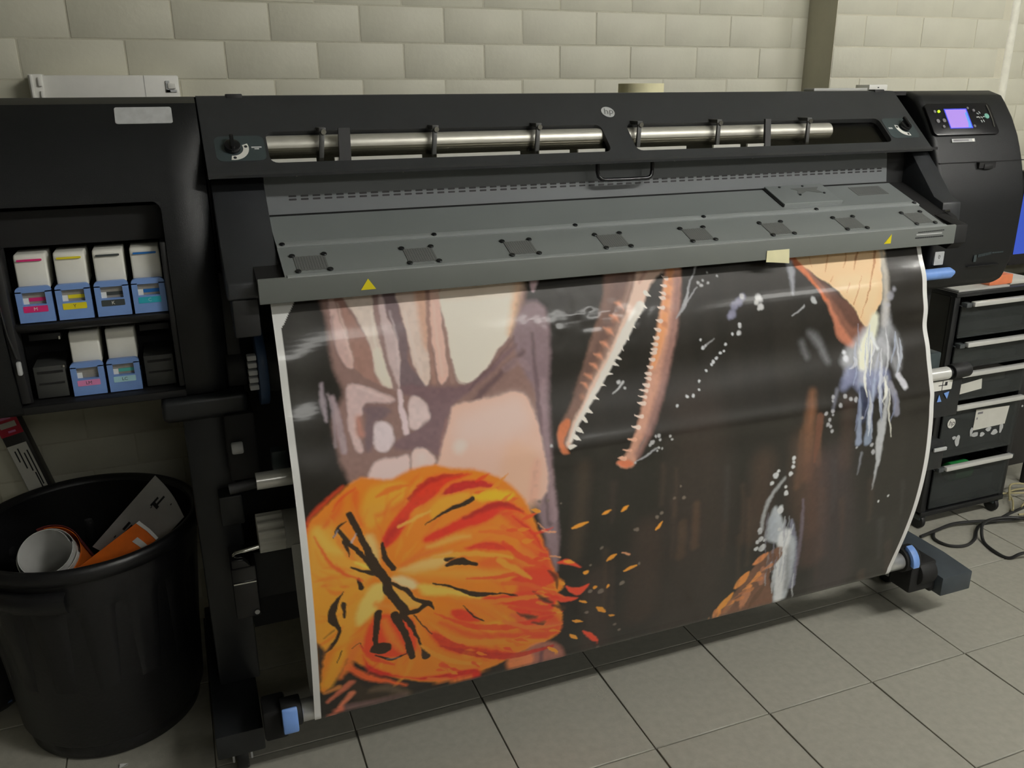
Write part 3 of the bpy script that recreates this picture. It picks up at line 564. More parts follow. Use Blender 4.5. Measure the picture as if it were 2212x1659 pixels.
# wrap round the tension bar and up towards the take-up core
wrap = [(BAR[0]-.0250*math.cos(t), BAR[1]-.0250*math.sin(t)) for t in [math.radians(10+14*i) for i in range(1, 13)]]+[(.10,.40),(.118,.52)]
NMAIN = len(SPF); SPF = np.vstack([SPF, wrap])
SL = np.concatenate([[0], np.cumsum(np.linalg.norm(np.diff(SPF, axis=0), axis=1))])
LMAIN = SL[NMAIN-1]; LALL = SL[-1]
XL, XR, MARG = .0205, 1.5, .0125
NX, NS = 760, 520
ART = [
('S',(62,50,44),50,0.36,[846,354,126,877,875,182]),
('S',(85,62,48),8,0.48,[849,550,18,856,656,20]),
('S',(80,60,46),8,0.42,[818,589,21,823,674,23]),
('S',(70,52,44),25,0.36,[733,594,68,743,817,85]),
('S',(66,50,44),20,0.36,[621,686,60,648,909,72]),
('S',(132,90,64),14,0.6,[1151,344,16,1137,426,30,1137,535,22]),
('S',(120,84,62),6,0.4,[1167,399,7,1167,507,14]),
('S',(112,80,60),8,0.35,[1115,423,7,1113,554,18]),
('S',(84,62,50),25,0.4,[1128,457,71,1132,569,76,1170,663,83]),
('S',(84,58,50),22,0.42,[1157,505,61,1188,680,70,1207,769,78]),
('S',(72,60,62),30,0.36,[1210,514,87,1299,873,120]),
('S',(84,62,50),25,0.3,[1018,482,58,1014,654,66]),
('S',(75,55,48),15,0.3,[1246,378,35,1243,520,38]),
('S',(92,74,60),15,0.21,[584,421,30,562,613,33]),
('S',(66,66,64),30,0.3,[67,81,48,34,292,48]),
('P',(132,104,98),8,1.0,1,[120,16,112,84,112,133,117,180,125,214,101,258,104,311,111,349,164,401,482,463,503,340,506,228,495,191,461,152,490,43,282,30]),
('P',(128,108,114),8,1.0,1,[459,131,500,80,538,119,521,309,514,410,523,509,526,604,519,637,479,490,476,376,499,270,475,212]),
('S',(95,78,84),4,0.8,[501,143,6,501,270,9,499,398,12,506,526,14]),
('S',(145,122,128),5,0.7,[515,235,9,503,380,14,514,517,16]),
('S',(90,70,74),6,0.8,[479,176,9,387,246,14,328,309,12]),
('P',(190,160,155),3,1.0,1,[121,31,132,39,139,94,148,128,152,166,141,168,131,156,123,125,120,85]),
('P',(150,114,104),3,1.0,1,[131,32,147,33,156,70,180,119,187,163,189,189,206,213,179,195,153,171,147,123,136,82]),
('P',(202,186,176),3,1.0,1,[148,33,199,35,198,71,202,112,208,144,214,175,218,214,201,207,189,184,186,151,180,119,165,75]),
('P',(212,204,190),5,1.0,1,[189,142,203,143,212,175,214,209,201,207,190,185]),
('S',(140,114,110),3,1.0,[206,38,13,205,82,12,208,125,10,216,178,10,222,215,10]),
('P',(186,166,166),3,1.0,1,[212,36,223,37,223,83,235,123,237,166,231,214,224,203,216,164,211,118,209,77]),
('P',(112,94,98),3,1.0,1,[220,35,244,37,246,74,253,115,254,149,250,168,268,199,281,220,234,216,239,157,233,118,224,79]),
('P',(204,184,174),3,1.0,1,[246,37,306,40,298,91,295,134,292,187,284,213,277,215,266,191,259,169,256,130,249,74]),
('P',(192,150,128),8,0.9,1,[281,38,308,40,294,139,285,147,281,104]),
('S',(150,116,106),3,1.0,[305,42,9,296,115,8,295,188,9,296,212,10]),
('P',(208,172,160),3,1.0,1,[309,40,327,41,325,93,324,142,327,186,321,210,312,218,305,208,302,164,301,115]),
('S',(146,116,108),3,1.0,[331,40,10,329,94,10,328,157,10,332,214,11]),
('P',(226,219,206),4,1.0,1,[335,37,477,37,484,43,468,95,451,143,425,168,398,200,370,221,349,222,338,207,334,168,332,118]),
('S',(208,172,142),10,0.9,[485,40,18,469,95,14,453,138,8]),
('P',(205,180,160),12,0.6,1,[337,35,480,37,476,60,335,60]),
('P',(114,90,94),5,1.0,1,[235,212,284,217,314,223,365,224,409,198,443,170,467,162,413,207,363,240,330,261,310,293,295,335,285,350,265,335,211,329,211,312,249,298,279,278,271,241,238,229]),
('P',(196,171,170),4,1.0,1,[133,206,145,198,164,203,191,218,218,234,207,241,184,237,163,237,156,254,145,265,144,288,150,320,138,319,130,286,130,251]),
('P',(112,92,96),5,1.0,1,[160,243,183,242,208,253,195,267,177,274,169,316,155,324,155,290,164,262]),
('S',(186,130,116),8,0.8,[149,260,9,149,289,12]),
('P',(206,190,194),4,1.0,1,[179,274,194,273,207,285,209,307,200,323,187,329,174,321,172,299]),
('P',(202,181,180),4,1.0,1,[247,238,260,234,273,248,282,274,271,285,250,296,239,285,243,254]),
('S',(208,188,192),3,1.0,[229,221,8,229,252,10,234,299,10]),
('S',(146,134,142),4,0.9,[90,191,7,89,224,9,90,256,6]),
('S',(158,140,146),4,0.9,[106,219,10,112,260,12,115,315,12]),
('S',(150,136,142),4,0.7,[100,211,4,104,254,5,102,306,4]),
('P',(222,184,168),6,1.0,1,[329,263,366,259,403,258,449,253,477,265,489,302,498,365,486,469,285,433,290,354,308,312,323,277]),
('P',(236,206,196),25,0.9,1,[336,291,379,277,442,263,470,277,470,323,398,340,331,330]),
('D',(240,222,212),10,0.8,[330,342,22,336,336,15]),
('P',(222,178,152),18,0.8,1,[430,351,485,378,486,453,459,487,404,420]),
('P',(190,140,125),8,0.6,1,[474,394,491,397,479,471,460,467]),
('P',(216,191,188),5,1.0,1,[155,381,162,353,183,342,209,343,230,341,230,369,215,381,189,389]),
('P',(222,196,190),5,1.0,1,[239,337,260,334,278,353,278,366,253,370,238,372]),
('D',(235,214,208),8,0.8,[255,351,17]),
('P',(238,140,40),6,1.0,1,[33,452,49,426,83,404,109,384,134,371,157,372,190,380,228,369,274,367,315,379,365,390,411,417,441,449,462,487,475,527,499,591,522,649,543,681,527,712,548,772,540,830,467,854,395,882,292,892,191,843,125,784,93,747,79,768,56,808,39,829,35,753,34,624,30,496]),
('S',(196,66,34),4,0.8,[31,469,4,41,427,6,69,405,8,105,380,5]),
('P',(228,168,56),10,0.9,1,[158,390,214,389,231,412,184,441,156,464,139,461,136,420]),
('P',(230,168,62),12,0.9,1,[39,451,79,449,108,496,142,551,126,575,60,560,30,580,29,500]),
('P',(226,160,52),12,0.9,1,[30,580,69,565,126,578,139,602,118,647,96,706,61,712,34,703]),
('S',(238,196,84),10,0.8,[50,453,16,70,488,22,93,503,12]),
('S',(226,96,36),6,0.8,[127,394,12,123,432,9,134,460,5]),
('S',(224,90,36),8,0.7,[65,446,6,91,422,12,102,400,5]),
('S',(232,110,36),8,0.7,[160,444,7,195,436,13,226,419,7]),
('F',[33,452,49,426,83,404,109,384,134,371,157,372,190,380,228,369,274,367,315,379,365,390,411,417,441,449,462,487,475,527,499,591,522,649,543,681,527,712,548,772,540,830,467,854,395,882,292,892,191,843,125,784,93,747,79,768,56,808,39,829,35,753,34,624,30,496],168,577,0),
('P',(204,58,36),5,1.0,1,[167,492,182,469,217,430,250,400,288,391,350,394,300,407,267,431,233,445,214,475,192,502,169,511]),
('S',(172,38,34),5,0.9,[223,421,8,258,397,13,293,391,10,329,391,2]),
('S',(174,40,34),8,0.9,[176,499,15,189,481,15,212,464,8]),
('P',(180,44,40),5,1.0,1,[283,425,312,406,364,408,384,418,402,435,363,425,326,426,295,429]),
('S',(236,150,44),6,0.8,[228,454,7,264,443,16,285,429,8]),
('P',(232,170,50),6,0.9,1,[263,451,284,434,326,429,341,439,296,454,267,470]),
('P',(238,194,42),7,1.0,1,[346,441,383,433,430,449,414,464,366,452]),
('P',(208,52,36),6,1.0,1,[248,506,286,489,333,477,376,460,414,461,456,498,413,481,372,497,321,504,285,512,251,517]),
('S',(160,34,30),6,0.9,[328,481,8,371,468,14,413,467,11,451,491,3]),
('P',(226,92,44),8,0.9,1,[399,479,440,495,464,524,498,584,499,603,461,558,425,517]),
('P',(236,140,44),8,0.9,1,[332,509,399,503,439,531,461,570,411,542,357,528]),
('P',(202,60,40),5,1.0,1,[325,542,363,538,400,548,432,572,384,560,341,550]),
('P',(234,192,112),8,1.0,1,[196,562,239,553,283,546,300,547,283,572,251,578,213,574]),
('S',(232,176,84),7,0.8,[253,526,8,300,519,12,337,521,6]),
('S',(230,118,50),6,0.8,[201,553,6,240,540,8,279,534,4]),
('S',(236,168,64),14,0.8,[188,570,8,277,588,19,357,610,22,426,630,12]),
('P',(222,86,42),10,0.7,1,[351,578,397,577,453,605,482,631,411,607,362,596]),
('P',(206,64,42),6,1.0,1,[423,639,454,630,500,632,527,658,503,675,441,656]),
('P',(232,208,152),6,1.0,1,[179,577,205,579,231,601,220,611,195,595]),
('P',(228,192,84),7,1.0,1,[230,605,261,611,346,654,363,670,303,648,245,631]),
('P',(226,196,102),7,1.0,1,[165,585,167,609,148,640,122,667,109,664,114,625,130,599,145,583]),
('S',(232,206,130),8,0.8,[144,485,15,152,515,15,152,542,8]),
('S',(216,196,80),5,1.0,[115,529,5,147,549,8]),
('P',(228,76,40),6,1.0,1,[137,665,162,656,198,673,221,689,228,766,211,778,171,774,135,759,121,724]),
('S',(236,140,50),8,0.8,[164,673,14,177,721,18,200,765,10]),
('S',(236,150,60),6,0.9,[148,628,11,188,651,11]),
('P',(232,178,80),7,0.9,1,[177,591,212,620,245,657,206,652,184,616]),
('P',(206,60,38),6,1.0,1,[301,682,331,692,363,731,321,719,297,696]),
('P',(216,62,42),6,1.0,1,[363,669,413,674,470,679,518,686,523,746,459,721,386,688]),
('S',(232,130,40),12,0.8,[276,649,12,358,691,18,446,734,20,506,756,14]),
('P',(190,40,32),8,0.9,1,[256,731,292,746,335,790,395,823,457,861,428,868,337,827,279,783]),
('S',(222,80,44),8,0.8,[277,709,9,348,768,16,421,791,18,515,830,18]),
('P',(238,164,46),6,1.0,1,[358,746,394,741,414,754,391,771]),
('P',(236,150,50),6,1.0,1,[325,811,348,811,355,834,335,835]),
('P',(110,62,40),6,0.8,1,[439,721,469,733,496,768,465,762]),
('P',(194,40,32),6,1.0,1,[120,750,132,780,169,817,224,853,291,866,360,875,363,905,263,879,207,849,153,821,127,794]),
('S',(232,100,46),6,0.9,[91,773,12,127,817,14,180,853,8,208,874,4]),
('S',(236,140,60),6,0.8,[257,870,6,306,891,9,350,896,8]),
('S',(226,160,46),10,0.9,[77,732,26,63,771,28,47,811,22]),
('S',(224,120,50),8,0.8,[110,715,18,91,766,16,75,798,10]),
('S',(48,34,22),1.5,1.0,[112,432,12,124,468,13,138,507,14,152,548,18,170,579,18]),
('S',(48,34,22),1.5,1.0,[88,458,7,108,490,10,136,528,10,149,553,13]),
('S',(48,34,22),1.5,1.0,[106,443,2,88,453,6,79,472,2]),
('S',(48,34,22),1.5,1.0,[99,483,10,105,513,2]),
('S',(48,34,22),1.5,1.0,[166,500,6,170,530,12,185,558,12]),
('S',(48,34,22),1.5,1.0,[106,537,4,147,559,10]),
('S',(48,34,22),1.5,1.0,[171,580,18,174,604,20,206,662,18]),
('S',(48,34,22),1.5,1.0,[173,582,6,207,610,10,224,635,8,253,655,12]),
('S',(48,34,22),1.5,1.0,[199,662,12,229,666,11,250,653,12,263,673,2]),
('S',(48,34,22),1.5,1.0,[118,565,6,123,583,12]),
('S',(48,34,22),1.5,1.0,[89,584,1,69,613,14,65,642,17,77,672,7,61,705,8,44,722,2]),
('S',(48,34,22),1.5,1.0,[87,612,10,87,644,6]),
('S',(48,34,22),1.5,1.0,[151,649,16,146,704,12,144,739,10]),
('S',(48,34,22),1.5,1.0,[147,741,28,161,744,32]),
('S',(48,34,22),1.5,1.0,[144,759,4,177,781,8,214,771,2]),
('S',(48,34,22),1.5,1.0,[184,664,18,205,723,15,219,788,16]),
('S',(48,34,22),1.5,1.0,[199,668,14,218,702,10,238,762,6,249,797,20]),
('S',(48,34,22),1.5,1.0,[221,674,4,259,736,2]),
('S',(48,34,22),1.5,1.0,[251,480,2,295,459,8,324,452,11,346,445,10]),
('S',(48,34,22),1.5,1.0,[288,573,7,314,570,17,348,584,8]),
('S',(48,34,22),1.5,1.0,[291,559,14,314,554,8]),
('S',(48,34,22),1.5,1.0,[261,608,4,303,628,6,352,658,12,399,667,4,438,683,5]),
('S',(48,34,22),1.5,1.0,[322,678,2,342,707,4,369,733,4]),
('S',(48,34,22),1.5,1.0,[100,724,2,113,715,2,120,731,2]),
('S',(48,34,22),1.5,1.0,[80,725,3,69,754,2]),
('S',(150,140,150),2,0.8,[80,469,3,87,458,2]),
('S',(160,160,170),2,0.8,[112,486,4,119,472,2]),
('S',(120,120,130),2,0.8,[166,777,2,193,781,2]),
('P',(50,38,28),6,1.0,1,[32,691,48,716,41,763,35,799,32,742]),
('P',(46,36,26),6,1.0,1,[83,797,106,813,126,849,153,851,222,895,208,906,126,891,95,870]),
('S',(186,100,74),5,0.9,[48,864,8,95,822,16]),
('S',(204,116,84),5,0.9,[60,906,8,97,855,14]),
('S',(190,120,60),5,0.9,[44,834,6,69,828,14]),
('S',(110,70,40),5,0.9,[43,728,2,56,705,4]),
('S',(90,50,30),5,0.9,[47,682,2,67,669,4]),
('S',(92,78,62),10,0.8,[137,862,10,169,866,20,214,904,10]),
('S',(120,92,90),8,0.8,[86,896,17,153,902,14,208,904,7]),
('S',(210,110,84),6,0.8,[44,916,7,73,895,14]),
('P',(176,110,96),8,0.7,1,[477,851,520,843,563,880,568,945,485,922]),
('S',(96,66,70),4,0.8,[513,863,10,513,924,11]),
('P',(224,130,80),8,0.8,1,[436,866,478,858,494,902,439,906]),
('P',(216,72,46),3,1.0,1,[523,622,541,618,563,629,580,647,557,636,539,628]),
('P',(216,72,46),3,1.0,1,[549,686,574,699,603,696,591,713,577,721,556,701]),
('P',(216,72,46),3,1.0,1,[514,685,540,711,579,729,551,732,525,717]),
('P',(216,72,46),3,1.0,1,[468,566,497,587,501,613,480,593]),
('P',(216,72,46),3,1.0,1,[605,839,626,850,653,883,637,880]),
('P',(214,70,44),8,0.85,1,[451,545,497,590,513,638,507,676,534,715,512,735,548,788,541,827,491,823,445,771,436,619]),
('P',(236,140,50),10,0.8,1,[435,559,471,585,487,619,461,619,435,604]),
('P',(110,58,38),6,0.8,1,[478,683,503,700,520,726,492,711]),
('D',(112,66,42),6,0.8,[474,756,34,501,782,24]),
('S',(232,104,60),6,0.8,[430,733,10,487,781,11,546,795,12]),
('S',(212,66,40),3,0.85,[330,613,3,398,626,10,468,627,16,509,647,13]),
('S',(240,140,50),3,0.85,[290,656,3,372,681,10,457,694,11,519,704,7]),
('S',(206,56,38),3,0.85,[263,681,2,347,741,14,434,768,19,523,768,10]),
('S',(238,150,50),3,0.85,[250,701,3,320,774,15,408,807,16,516,839,8]),
('S',(180,40,32),3,0.85,[279,776,3,351,824,16,443,864,18,537,863,8]),
('S',(240,160,56),3,0.85,[238,762,6,295,825,14,369,863,8]),
('S',(244,176,66),3,0.85,[265,551,6,343,559,11,425,586,6]),
('S',(236,112,44),3,0.85,[358,514,4,425,534,12,481,587,6]),
('S',(196,48,34),3,0.85,[426,495,4,461,530,8,489,576,3]),
('S',(222,88,40),3,0.85,[45,462,2,72,525,7,126,570,3]),
('S',(236,120,44),3,0.85,[163,408,3,188,400,10,225,396,4]),
('S',(240,186,84),3,0.85,[201,473,4,232,463,8,263,453,4]),
('S',(214,74,40),3,0.85,[82,420,2,102,400,5,128,385,3]),
('S',(206,60,38),3,0.85,[115,722,4,140,767,12,182,797,6]),
('S',(238,120,44),3,0.85,[405,513,10,440,542,12,474,573,8,499,592,2]),
('S',(214,66,42),3,0.85,[405,547,9,446,591,13,489,620,10,516,658,2]),
('S',(242,170,60),3,0.85,[396,586,12,436,619,13,468,648,4]),
('S',(232,104,48),3,0.85,[406,644,10,463,662,10,508,690,8,549,718,2]),
('S',(210,60,40),3,0.85,[423,709,8,477,743,12,523,757,8,549,759,2]),
('S',(236,130,56),3,0.85,[414,747,8,475,785,12,519,795,8,554,798,2]),
('S',(220,84,46),3,0.85,[411,788,10,466,806,10,508,812,8,547,827,2]),
('S',(64,42,30),4,0.85,[473,681,2,498,709,10,520,726,4]),
('S',(64,42,30),4,0.85,[441,729,2,463,749,8,485,757,2]),
('S',(64,42,30),4,0.85,[505,636,4,524,660,12,529,689,4]),
('S',(64,42,30),4,0.85,[521,734,7,550,750,10]),
('S',(64,42,30),4,0.85,[480,771,5,505,785,8]),
('F',[33,452,49,426,83,404,109,384,134,371,157,372,190,380,228,369,274,367,315,379,365,390,411,417,441,449,462,487,475,527,499,591,522,649,543,681,527,712,548,772,540,830,467,854,395,882,292,892,191,843,125,784,93,747,79,768,56,808,39,829,35,753,34,624,30,496],168,577,1),
('S',(232,156,52),2,1.0,[468,490,2,476,493,8,484,496,2]),
('S',(232,156,52),2,1.0,[555,546,3,572,543,9,590,540,3]),
('S',(232,156,52),2,1.0,[623,529,2,632,526,7,641,522,2]),
('S',(232,156,52),2,1.0,[667,530,3,674,526,8,682,522,2]),
('S',(232,156,52),2,1.0,[751,591,3,759,583,8,767,575,2]),
('S',(232,156,52),2,1.0,[640,643,4,650,637,10,661,632,3]),
('S',(232,156,52),2,1.0,[684,681,2,698,678,8,712,675,3]),
('S',(232,156,52),2,1.0,[587,661,2,592,662,10,597,664,3]),
('S',(232,156,52),2,1.0,[613,708,2,617,709,8,620,710,2]),
('S',(232,156,52),2,1.0,[586,738,2,595,744,6,604,750,2]),
('S',(232,156,52),2,1.0,[630,770,4,642,781,12,654,792,4]),
('S',(232,156,52),2,1.0,[575,796,2,588,802,8,602,807,2]),
('S',(232,156,52),2,1.0,[576,840,2,586,849,9,595,859,3]),
('S',(232,156,52),2,1.0,[527,864,3,541,878,10,555,891,3]),
('S',(232,156,52),2,1.0,[665,806,2,672,808,6,678,810,2]),
('S',(232,156,52),2,1.0,[648,718,2,650,714,6,651,710,2]),
('S',(232,156,52),2,1.0,[533,756,2,540,759,7,547,763,2]),
('S',(232,156,52),2,1.0,[535,674,2,540,678,7,544,682,2]),
('S',(232,156,52),2,1.0,[539,622,2,551,626,8,563,630,2]),
('S',(214,150,110),2,0.8,[509,603,4,529,609,4]),
('S',(214,150,110),2,0.8,[479,521,2,494,537,2]),
('S',(214,150,110),2,0.8,[488,539,3,504,546,3]),
('S',(214,150,110),2,0.8,[505,544,4,519,547,4]),
('S',(214,150,110),2,0.8,[676,630,3,692,639,4]),
('D',(112,100,92),2,0.8,[624,608,8,706,580,9,700,580,5,753,561,8,763,554,8,793,525,6,817,528,8,807,499,5,600,646,6,684,715,12,634,725,13,607,780,10,687,843,8,701,865,8,652,905,10,719,671,7,503,477,6,484,475,6,531,488,4,608,718,10]),
('P',(116,88,78),6,0.95,1,[680,26,757,30,732,82,709,114,693,160,639,243,591,303,561,337,545,382,534,378,532,351,543,325,578,275,621,176,660,89]),
('S',(92,70,64),12,0.6,[715,45,34,665,136,22,625,205,17,584,273,10]),
('D',(172,120,98),6,0.75,[696,105,13,682,130,15,667,155,14,656,180,13,641,202,11,629,222,11,617,242,10,606,259,8,596,280,10]),
('S',(202,140,112),4,0.8,[685,99,2,696,105,6,703,116,2]),
('S',(202,140,112),4,0.8,[671,124,2,682,130,6,690,141,2]),
('S',(202,140,112),4,0.8,[656,148,2,667,155,6,675,166,2]),
('S',(202,140,112),4,0.8,[645,174,2,656,180,6,664,191,2]),
('S',(202,140,112),4,0.8,[630,196,2,641,202,6,649,213,2]),
('S',(202,140,112),4,0.8,[618,216,2,629,222,6,637,234,2]),
('S',(202,140,112),4,0.8,[606,235,2,617,242,6,624,253,2]),
('S',(202,140,112),4,0.8,[596,252,1,606,259,6,613,270,2]),
('S',(166,136,124),8,0.6,[731,55,8,699,124,8,668,178,8,635,230,6,600,280,5]),
('P',(214,184,168),5,1.0,1,[754,30,818,35,781,62,761,87,749,107,704,161,671,205,638,254,603,296,575,339,554,373,549,367,565,333,592,295,634,237,673,179,701,132,729,82]),
('S',(150,96,84),6,0.6,[771,34,12,747,64,6]),
('S',(238,232,224),4,1.0,[742,111,18,691,178,17,638,256,12,589,315,8,558,363,4]),
('S',(228,222,214),1,1.0,[758,87,11,763,91,6,769,94,2]),
('S',(228,222,214),1,1.0,[741,107,10,749,112,6,756,117,1]),
('S',(228,222,214),1,1.0,[727,129,10,733,133,6,740,136,1]),
('S',(228,222,214),1,1.0,[713,146,11,720,151,6,726,156,1]),
('S',(228,222,214),1,1.0,[700,163,10,705,171,6,709,178,2]),
('S',(228,222,214),1,1.0,[686,183,10,691,190,6,696,198,1]),
('S',(228,222,214),1,1.0,[673,208,10,681,211,6,690,214,1]),
('S',(228,222,214),1,1.0,[665,221,10,673,224,6,682,227,1]),
('S',(228,222,214),1,1.0,[650,239,10,659,241,6,668,243,1]),
('S',(228,222,214),1,1.0,[636,259,10,642,262,6,649,265,1]),
('S',(228,222,214),1,1.0,[618,283,10,624,287,6,630,291,1]),
('S',(228,222,214),1,1.0,[601,306,10,607,310,6,613,314,1]),
('S',(228,222,214),1,1.0,[590,321,10,595,327,6,600,332,1]),
('S',(228,222,214),1,1.0,[579,343,10,584,346,6,589,350,1]),
('S',(228,222,214),1,1.0,[569,357,10,575,361,6,580,364,1]),
('S',(228,222,214),1,1.0,[556,374,10,563,373,6,569,373,1]),
('P',(188,110,74),4,1.0,1,[536,334,551,320,563,324,559,337,546,356,546,374,552,386,537,384,531,359]),
('P',(186,138,118),5,1.0,1,[817,35,850,37,835,104,819,170,799,236,782,274,757,325,737,363,709,404,696,435,669,434,659,424,679,408,700,371,719,333,743,269,764,205,784,140,803,74]),
('S',(228,158,108),8,0.9,[824,46,14,793,141,17,781,185,17,762,239,8]),
('S',(138,104,98),8,0.9,[839,64,14,810,183,18,778,282,17,738,360,16,706,412,14]),
('D',(168,112,88),6,0.7,[819,70,14,808,99,14,799,125,14,792,154,14]),
('P',(196,112,80),4,1.0,1,[658,424,670,417,692,426,693,435,675,436]),
('S',(226,204,192),1,1.0,[813,60,8,806,58,5,801,56,1]),
('S',(226,204,192),1,1.0,[807,76,8,800,74,5,796,72,1]),
('S',(226,204,192),1,1.0,[802,92,8,795,90,5,791,88,2]),
('S',(226,204,192),1,1.0,[799,102,8,792,101,6,787,99,1]),
('S',(226,204,192),1,1.0,[794,121,8,786,119,5,782,117,2]),
('S',(226,204,192),1,1.0,[787,147,8,779,145,5,775,143,1]),
('S',(226,204,192),1,1.0,[781,165,8,774,163,5,769,161,1]),
('S',(226,204,192),1,1.0,[776,180,8,769,178,6,765,176,1]),
('S',(226,204,192),1,1.0,[773,193,8,765,191,5,761,189,1]),
('S',(226,204,192),1,1.0,[770,204,8,762,202,5,758,200,1]),
('S',(226,204,192),1,1.0,[767,211,9,760,210,6,755,207,1]),
('S',(226,204,192),1,1.0,[763,225,8,756,223,6,752,220,1]),
('S',(226,204,192),1,1.0,[759,240,8,751,238,5,747,236,2]),
('S',(226,204,192),1,1.0,[754,253,8,747,251,5,742,249,1]),
('S',(226,204,192),1,1.0,[750,263,8,743,261,5,739,259,1]),
('S',(226,204,192),1,1.0,[746,276,8,739,274,5,734,272,2]),
('S',(226,204,192),1,1.0,[742,286,8,733,284,4,725,282,2]),
('S',(226,204,192),1,1.0,[737,299,8,728,297,4,720,294,1]),
('S',(226,204,192),1,1.0,[732,312,8,723,310,6,715,307,2]),
('S',(226,204,192),1,1.0,[723,337,8,714,335,4,706,332,2]),
('S',(226,204,192),1,1.0,[713,358,8,704,355,5,696,352,1]),
('S',(206,160,138),1,1.0,[701,381,8,692,379,5,684,376,2]),
('S',(206,160,138),1,1.0,[689,402,8,680,400,4,672,397,2]),
('S',(206,160,138),1,1.0,[677,417,8,668,414,6,660,412,1]),
('S',(152,152,156),2,0.9,[887,40,4,861,85,4,845,119,8,823,145,2]),
('S',(152,152,156),2,0.9,[882,84,2,847,119,4]),
('D',(170,170,172),2,0.8,[887,76,6,909,78,6,892,82,7,910,56,4,933,66,4,897,71,5]),
('D',(128,128,150),5,0.8,[990,116,14,979,126,18,966,133,17,959,149,18,953,154,12]),
('D',(184,184,184),3,0.9,[1029,122,13,1024,130,12,1034,140,14,1028,145,6]),
('D',(184,186,190),1.5,0.95,[975,172,8,975,176,7,972,191,8,956,192,7,938,212,8,935,226,6,925,229,8,916,239,7,907,245,8,902,250,6,888,262,6,867,283,6,865,300,6,849,310,8,833,310,7,807,327,6,877,196,6,882,214,8,889,210,6]),
('S',(152,152,156),2,0.7,[885,213,6,912,196,2]),
('S',(178,178,180),2,0.9,[664,282,2,680,271,4,689,261,5]),
('D',(180,180,182),2,0.9,[680,260,8,691,275,6]),
('S',(152,152,156),2,0.9,[701,426,2,724,420,4,752,406,2]),
('D',(170,170,172),1.5,0.9,[749,381,6,757,380,8,759,389,6,783,384,6,788,392,5,741,393,10,736,398,7,755,406,5,763,409,5,751,412,4,700,430,6,516,367,6]),
('S',(120,104,100),3,0.7,[710,402,2,723,382,6]),
('P',(204,178,186),4,1.0,1,[510,29,528,30,521,55,513,62,509,54]),
('P',(118,80,66),5,1.0,1,[1122,35,1156,37,1184,86,1235,134,1276,161,1304,202,1325,216,1305,240,1281,254,1259,235,1238,207,1225,177,1205,140,1171,85]),
('P',(84,58,50),7,0.9,1,[1198,92,1249,137,1284,168,1310,205,1282,211,1247,173,1214,126]),
('S',(186,104,66),4,0.9,[1128,38,16,1145,57,18,1170,88,9,1209,143,8]),
('S',(176,112,88),6,0.9,[1209,143,8,1231,189,14,1245,219,24,1276,249,16]),
('P',(242,206,160),4,1.0,1,[1151,31,1373,35,1372,86,1363,154,1350,171,1332,199,1321,212,1301,196,1284,165,1259,142,1224,107,1185,83]),
('P',(250,224,180),14,0.6,1,[1239,99,1350,100,1351,153,1319,203,1295,166]),
('S',(150,96,58),2,0.85,[1231,37,2,1222,60,4,1214,80,2]),
('S',(150,96,58),2,0.85,[1281,37,3,1275,61,4,1266,75,2]),
('S',(150,96,58),2,0.85,[1314,38,4,1306,57,6,1294,80,2]),
('S',(150,96,58),2,0.85,[1364,40,8,1353,76,6,1337,110,4,1316,156,2]),
('S',(150,96,58),2,0.85,[1278,109,3,1267,131,2]),
('S',(150,96,58),2,0.85,[1313,97,2,1284,159,4]),
('S',(150,96,58),2,0.85,[1234,90,2,1225,101,3]),
('S',(150,96,58),2,0.85,[1336,116,2,1321,150,3,1301,190,2]),
('S',(150,96,58),2,0.85,[1179,45,2,1181,68,2]),
('S',(170,164,154),8,0.9,[1381,39,16,1380,87,16,1377,141,19,1372,209,20]),
('D',(150,150,160),5,0.7,[1389,148,20,1402,134,11,1383,168,11]),
('S',(176,178,184),12,0.6,[1373,167,14,1375,221,31,1360,267,40,1341,322,27]),
('S',(176,178,184),12,0.6,[1342,206,13,1302,249,36,1268,281,30,1252,314,13]),
('S',(176,178,184),12,0.45,[1383,210,6,1404,254,20,1403,314,7]),
('S',(176,178,184),12,0.6,[1319,227,26,1314,274,53,1310,327,40]),
('S',(176,178,184),12,0.5,[1264,257,10,1249,284,20]),
('S',(176,178,184),12,0.5,[1355,249,14,1387,294,17,1393,331,6]),
('S',(176,178,184),12,0.25,[1159,210,10,1180,230,20,1203,279,9]),
('S',(176,178,184),12,0.2,[1137,231,13,1148,261,10]),
('S',(236,236,214),10,0.95,[1342,194,20,1333,229,26,1306,273,26,1291,340,16]),
('S',(220,224,226),5,0.8,[1333,231,10,1345,266,7]),
('D',(214,216,222),4,0.8,[1254,278,14,1252,264,10]),
('P',(124,130,160),10,0.8,1,[1258,297,1308,312,1365,316,1367,370,1342,349,1321,373,1304,347,1284,360,1264,339,1238,348,1232,335]),
('S',(126,136,158),4,0.9,[1288,345,15,1280,404,10,1278,474,18]),
('S',(120,132,152),4,0.9,[1303,392,6,1308,438,16,1304,475,21]),
('S',(164,166,168),4,0.9,[1362,334,8,1353,414,12,1341,484,22,1343,542,8]),
('S',(118,118,132),4,0.9,[1380,375,18,1388,419,18]),
('S',(190,190,198),4,0.9,[1397,332,14,1414,361,15]),
('S',(130,130,140),4,0.9,[1372,350,14,1378,369,17]),
('S',(38,44,66),4,0.9,[1289,354,20,1294,406,17,1290,430,6]),
('S',(150,160,180),4,0.9,[1328,335,10,1316,382,5]),
('D',(158,158,162),2,0.85,[1207,359,9,1224,380,10,1254,369,10,1268,373,11,1205,367,6,1201,389,10,1203,399,6,1183,394,9,1194,410,9,1189,420,10,1197,425,8,1201,437,8,1286,418,8,1275,486,6,1319,487,10,1324,505,12,1240,361,10]),
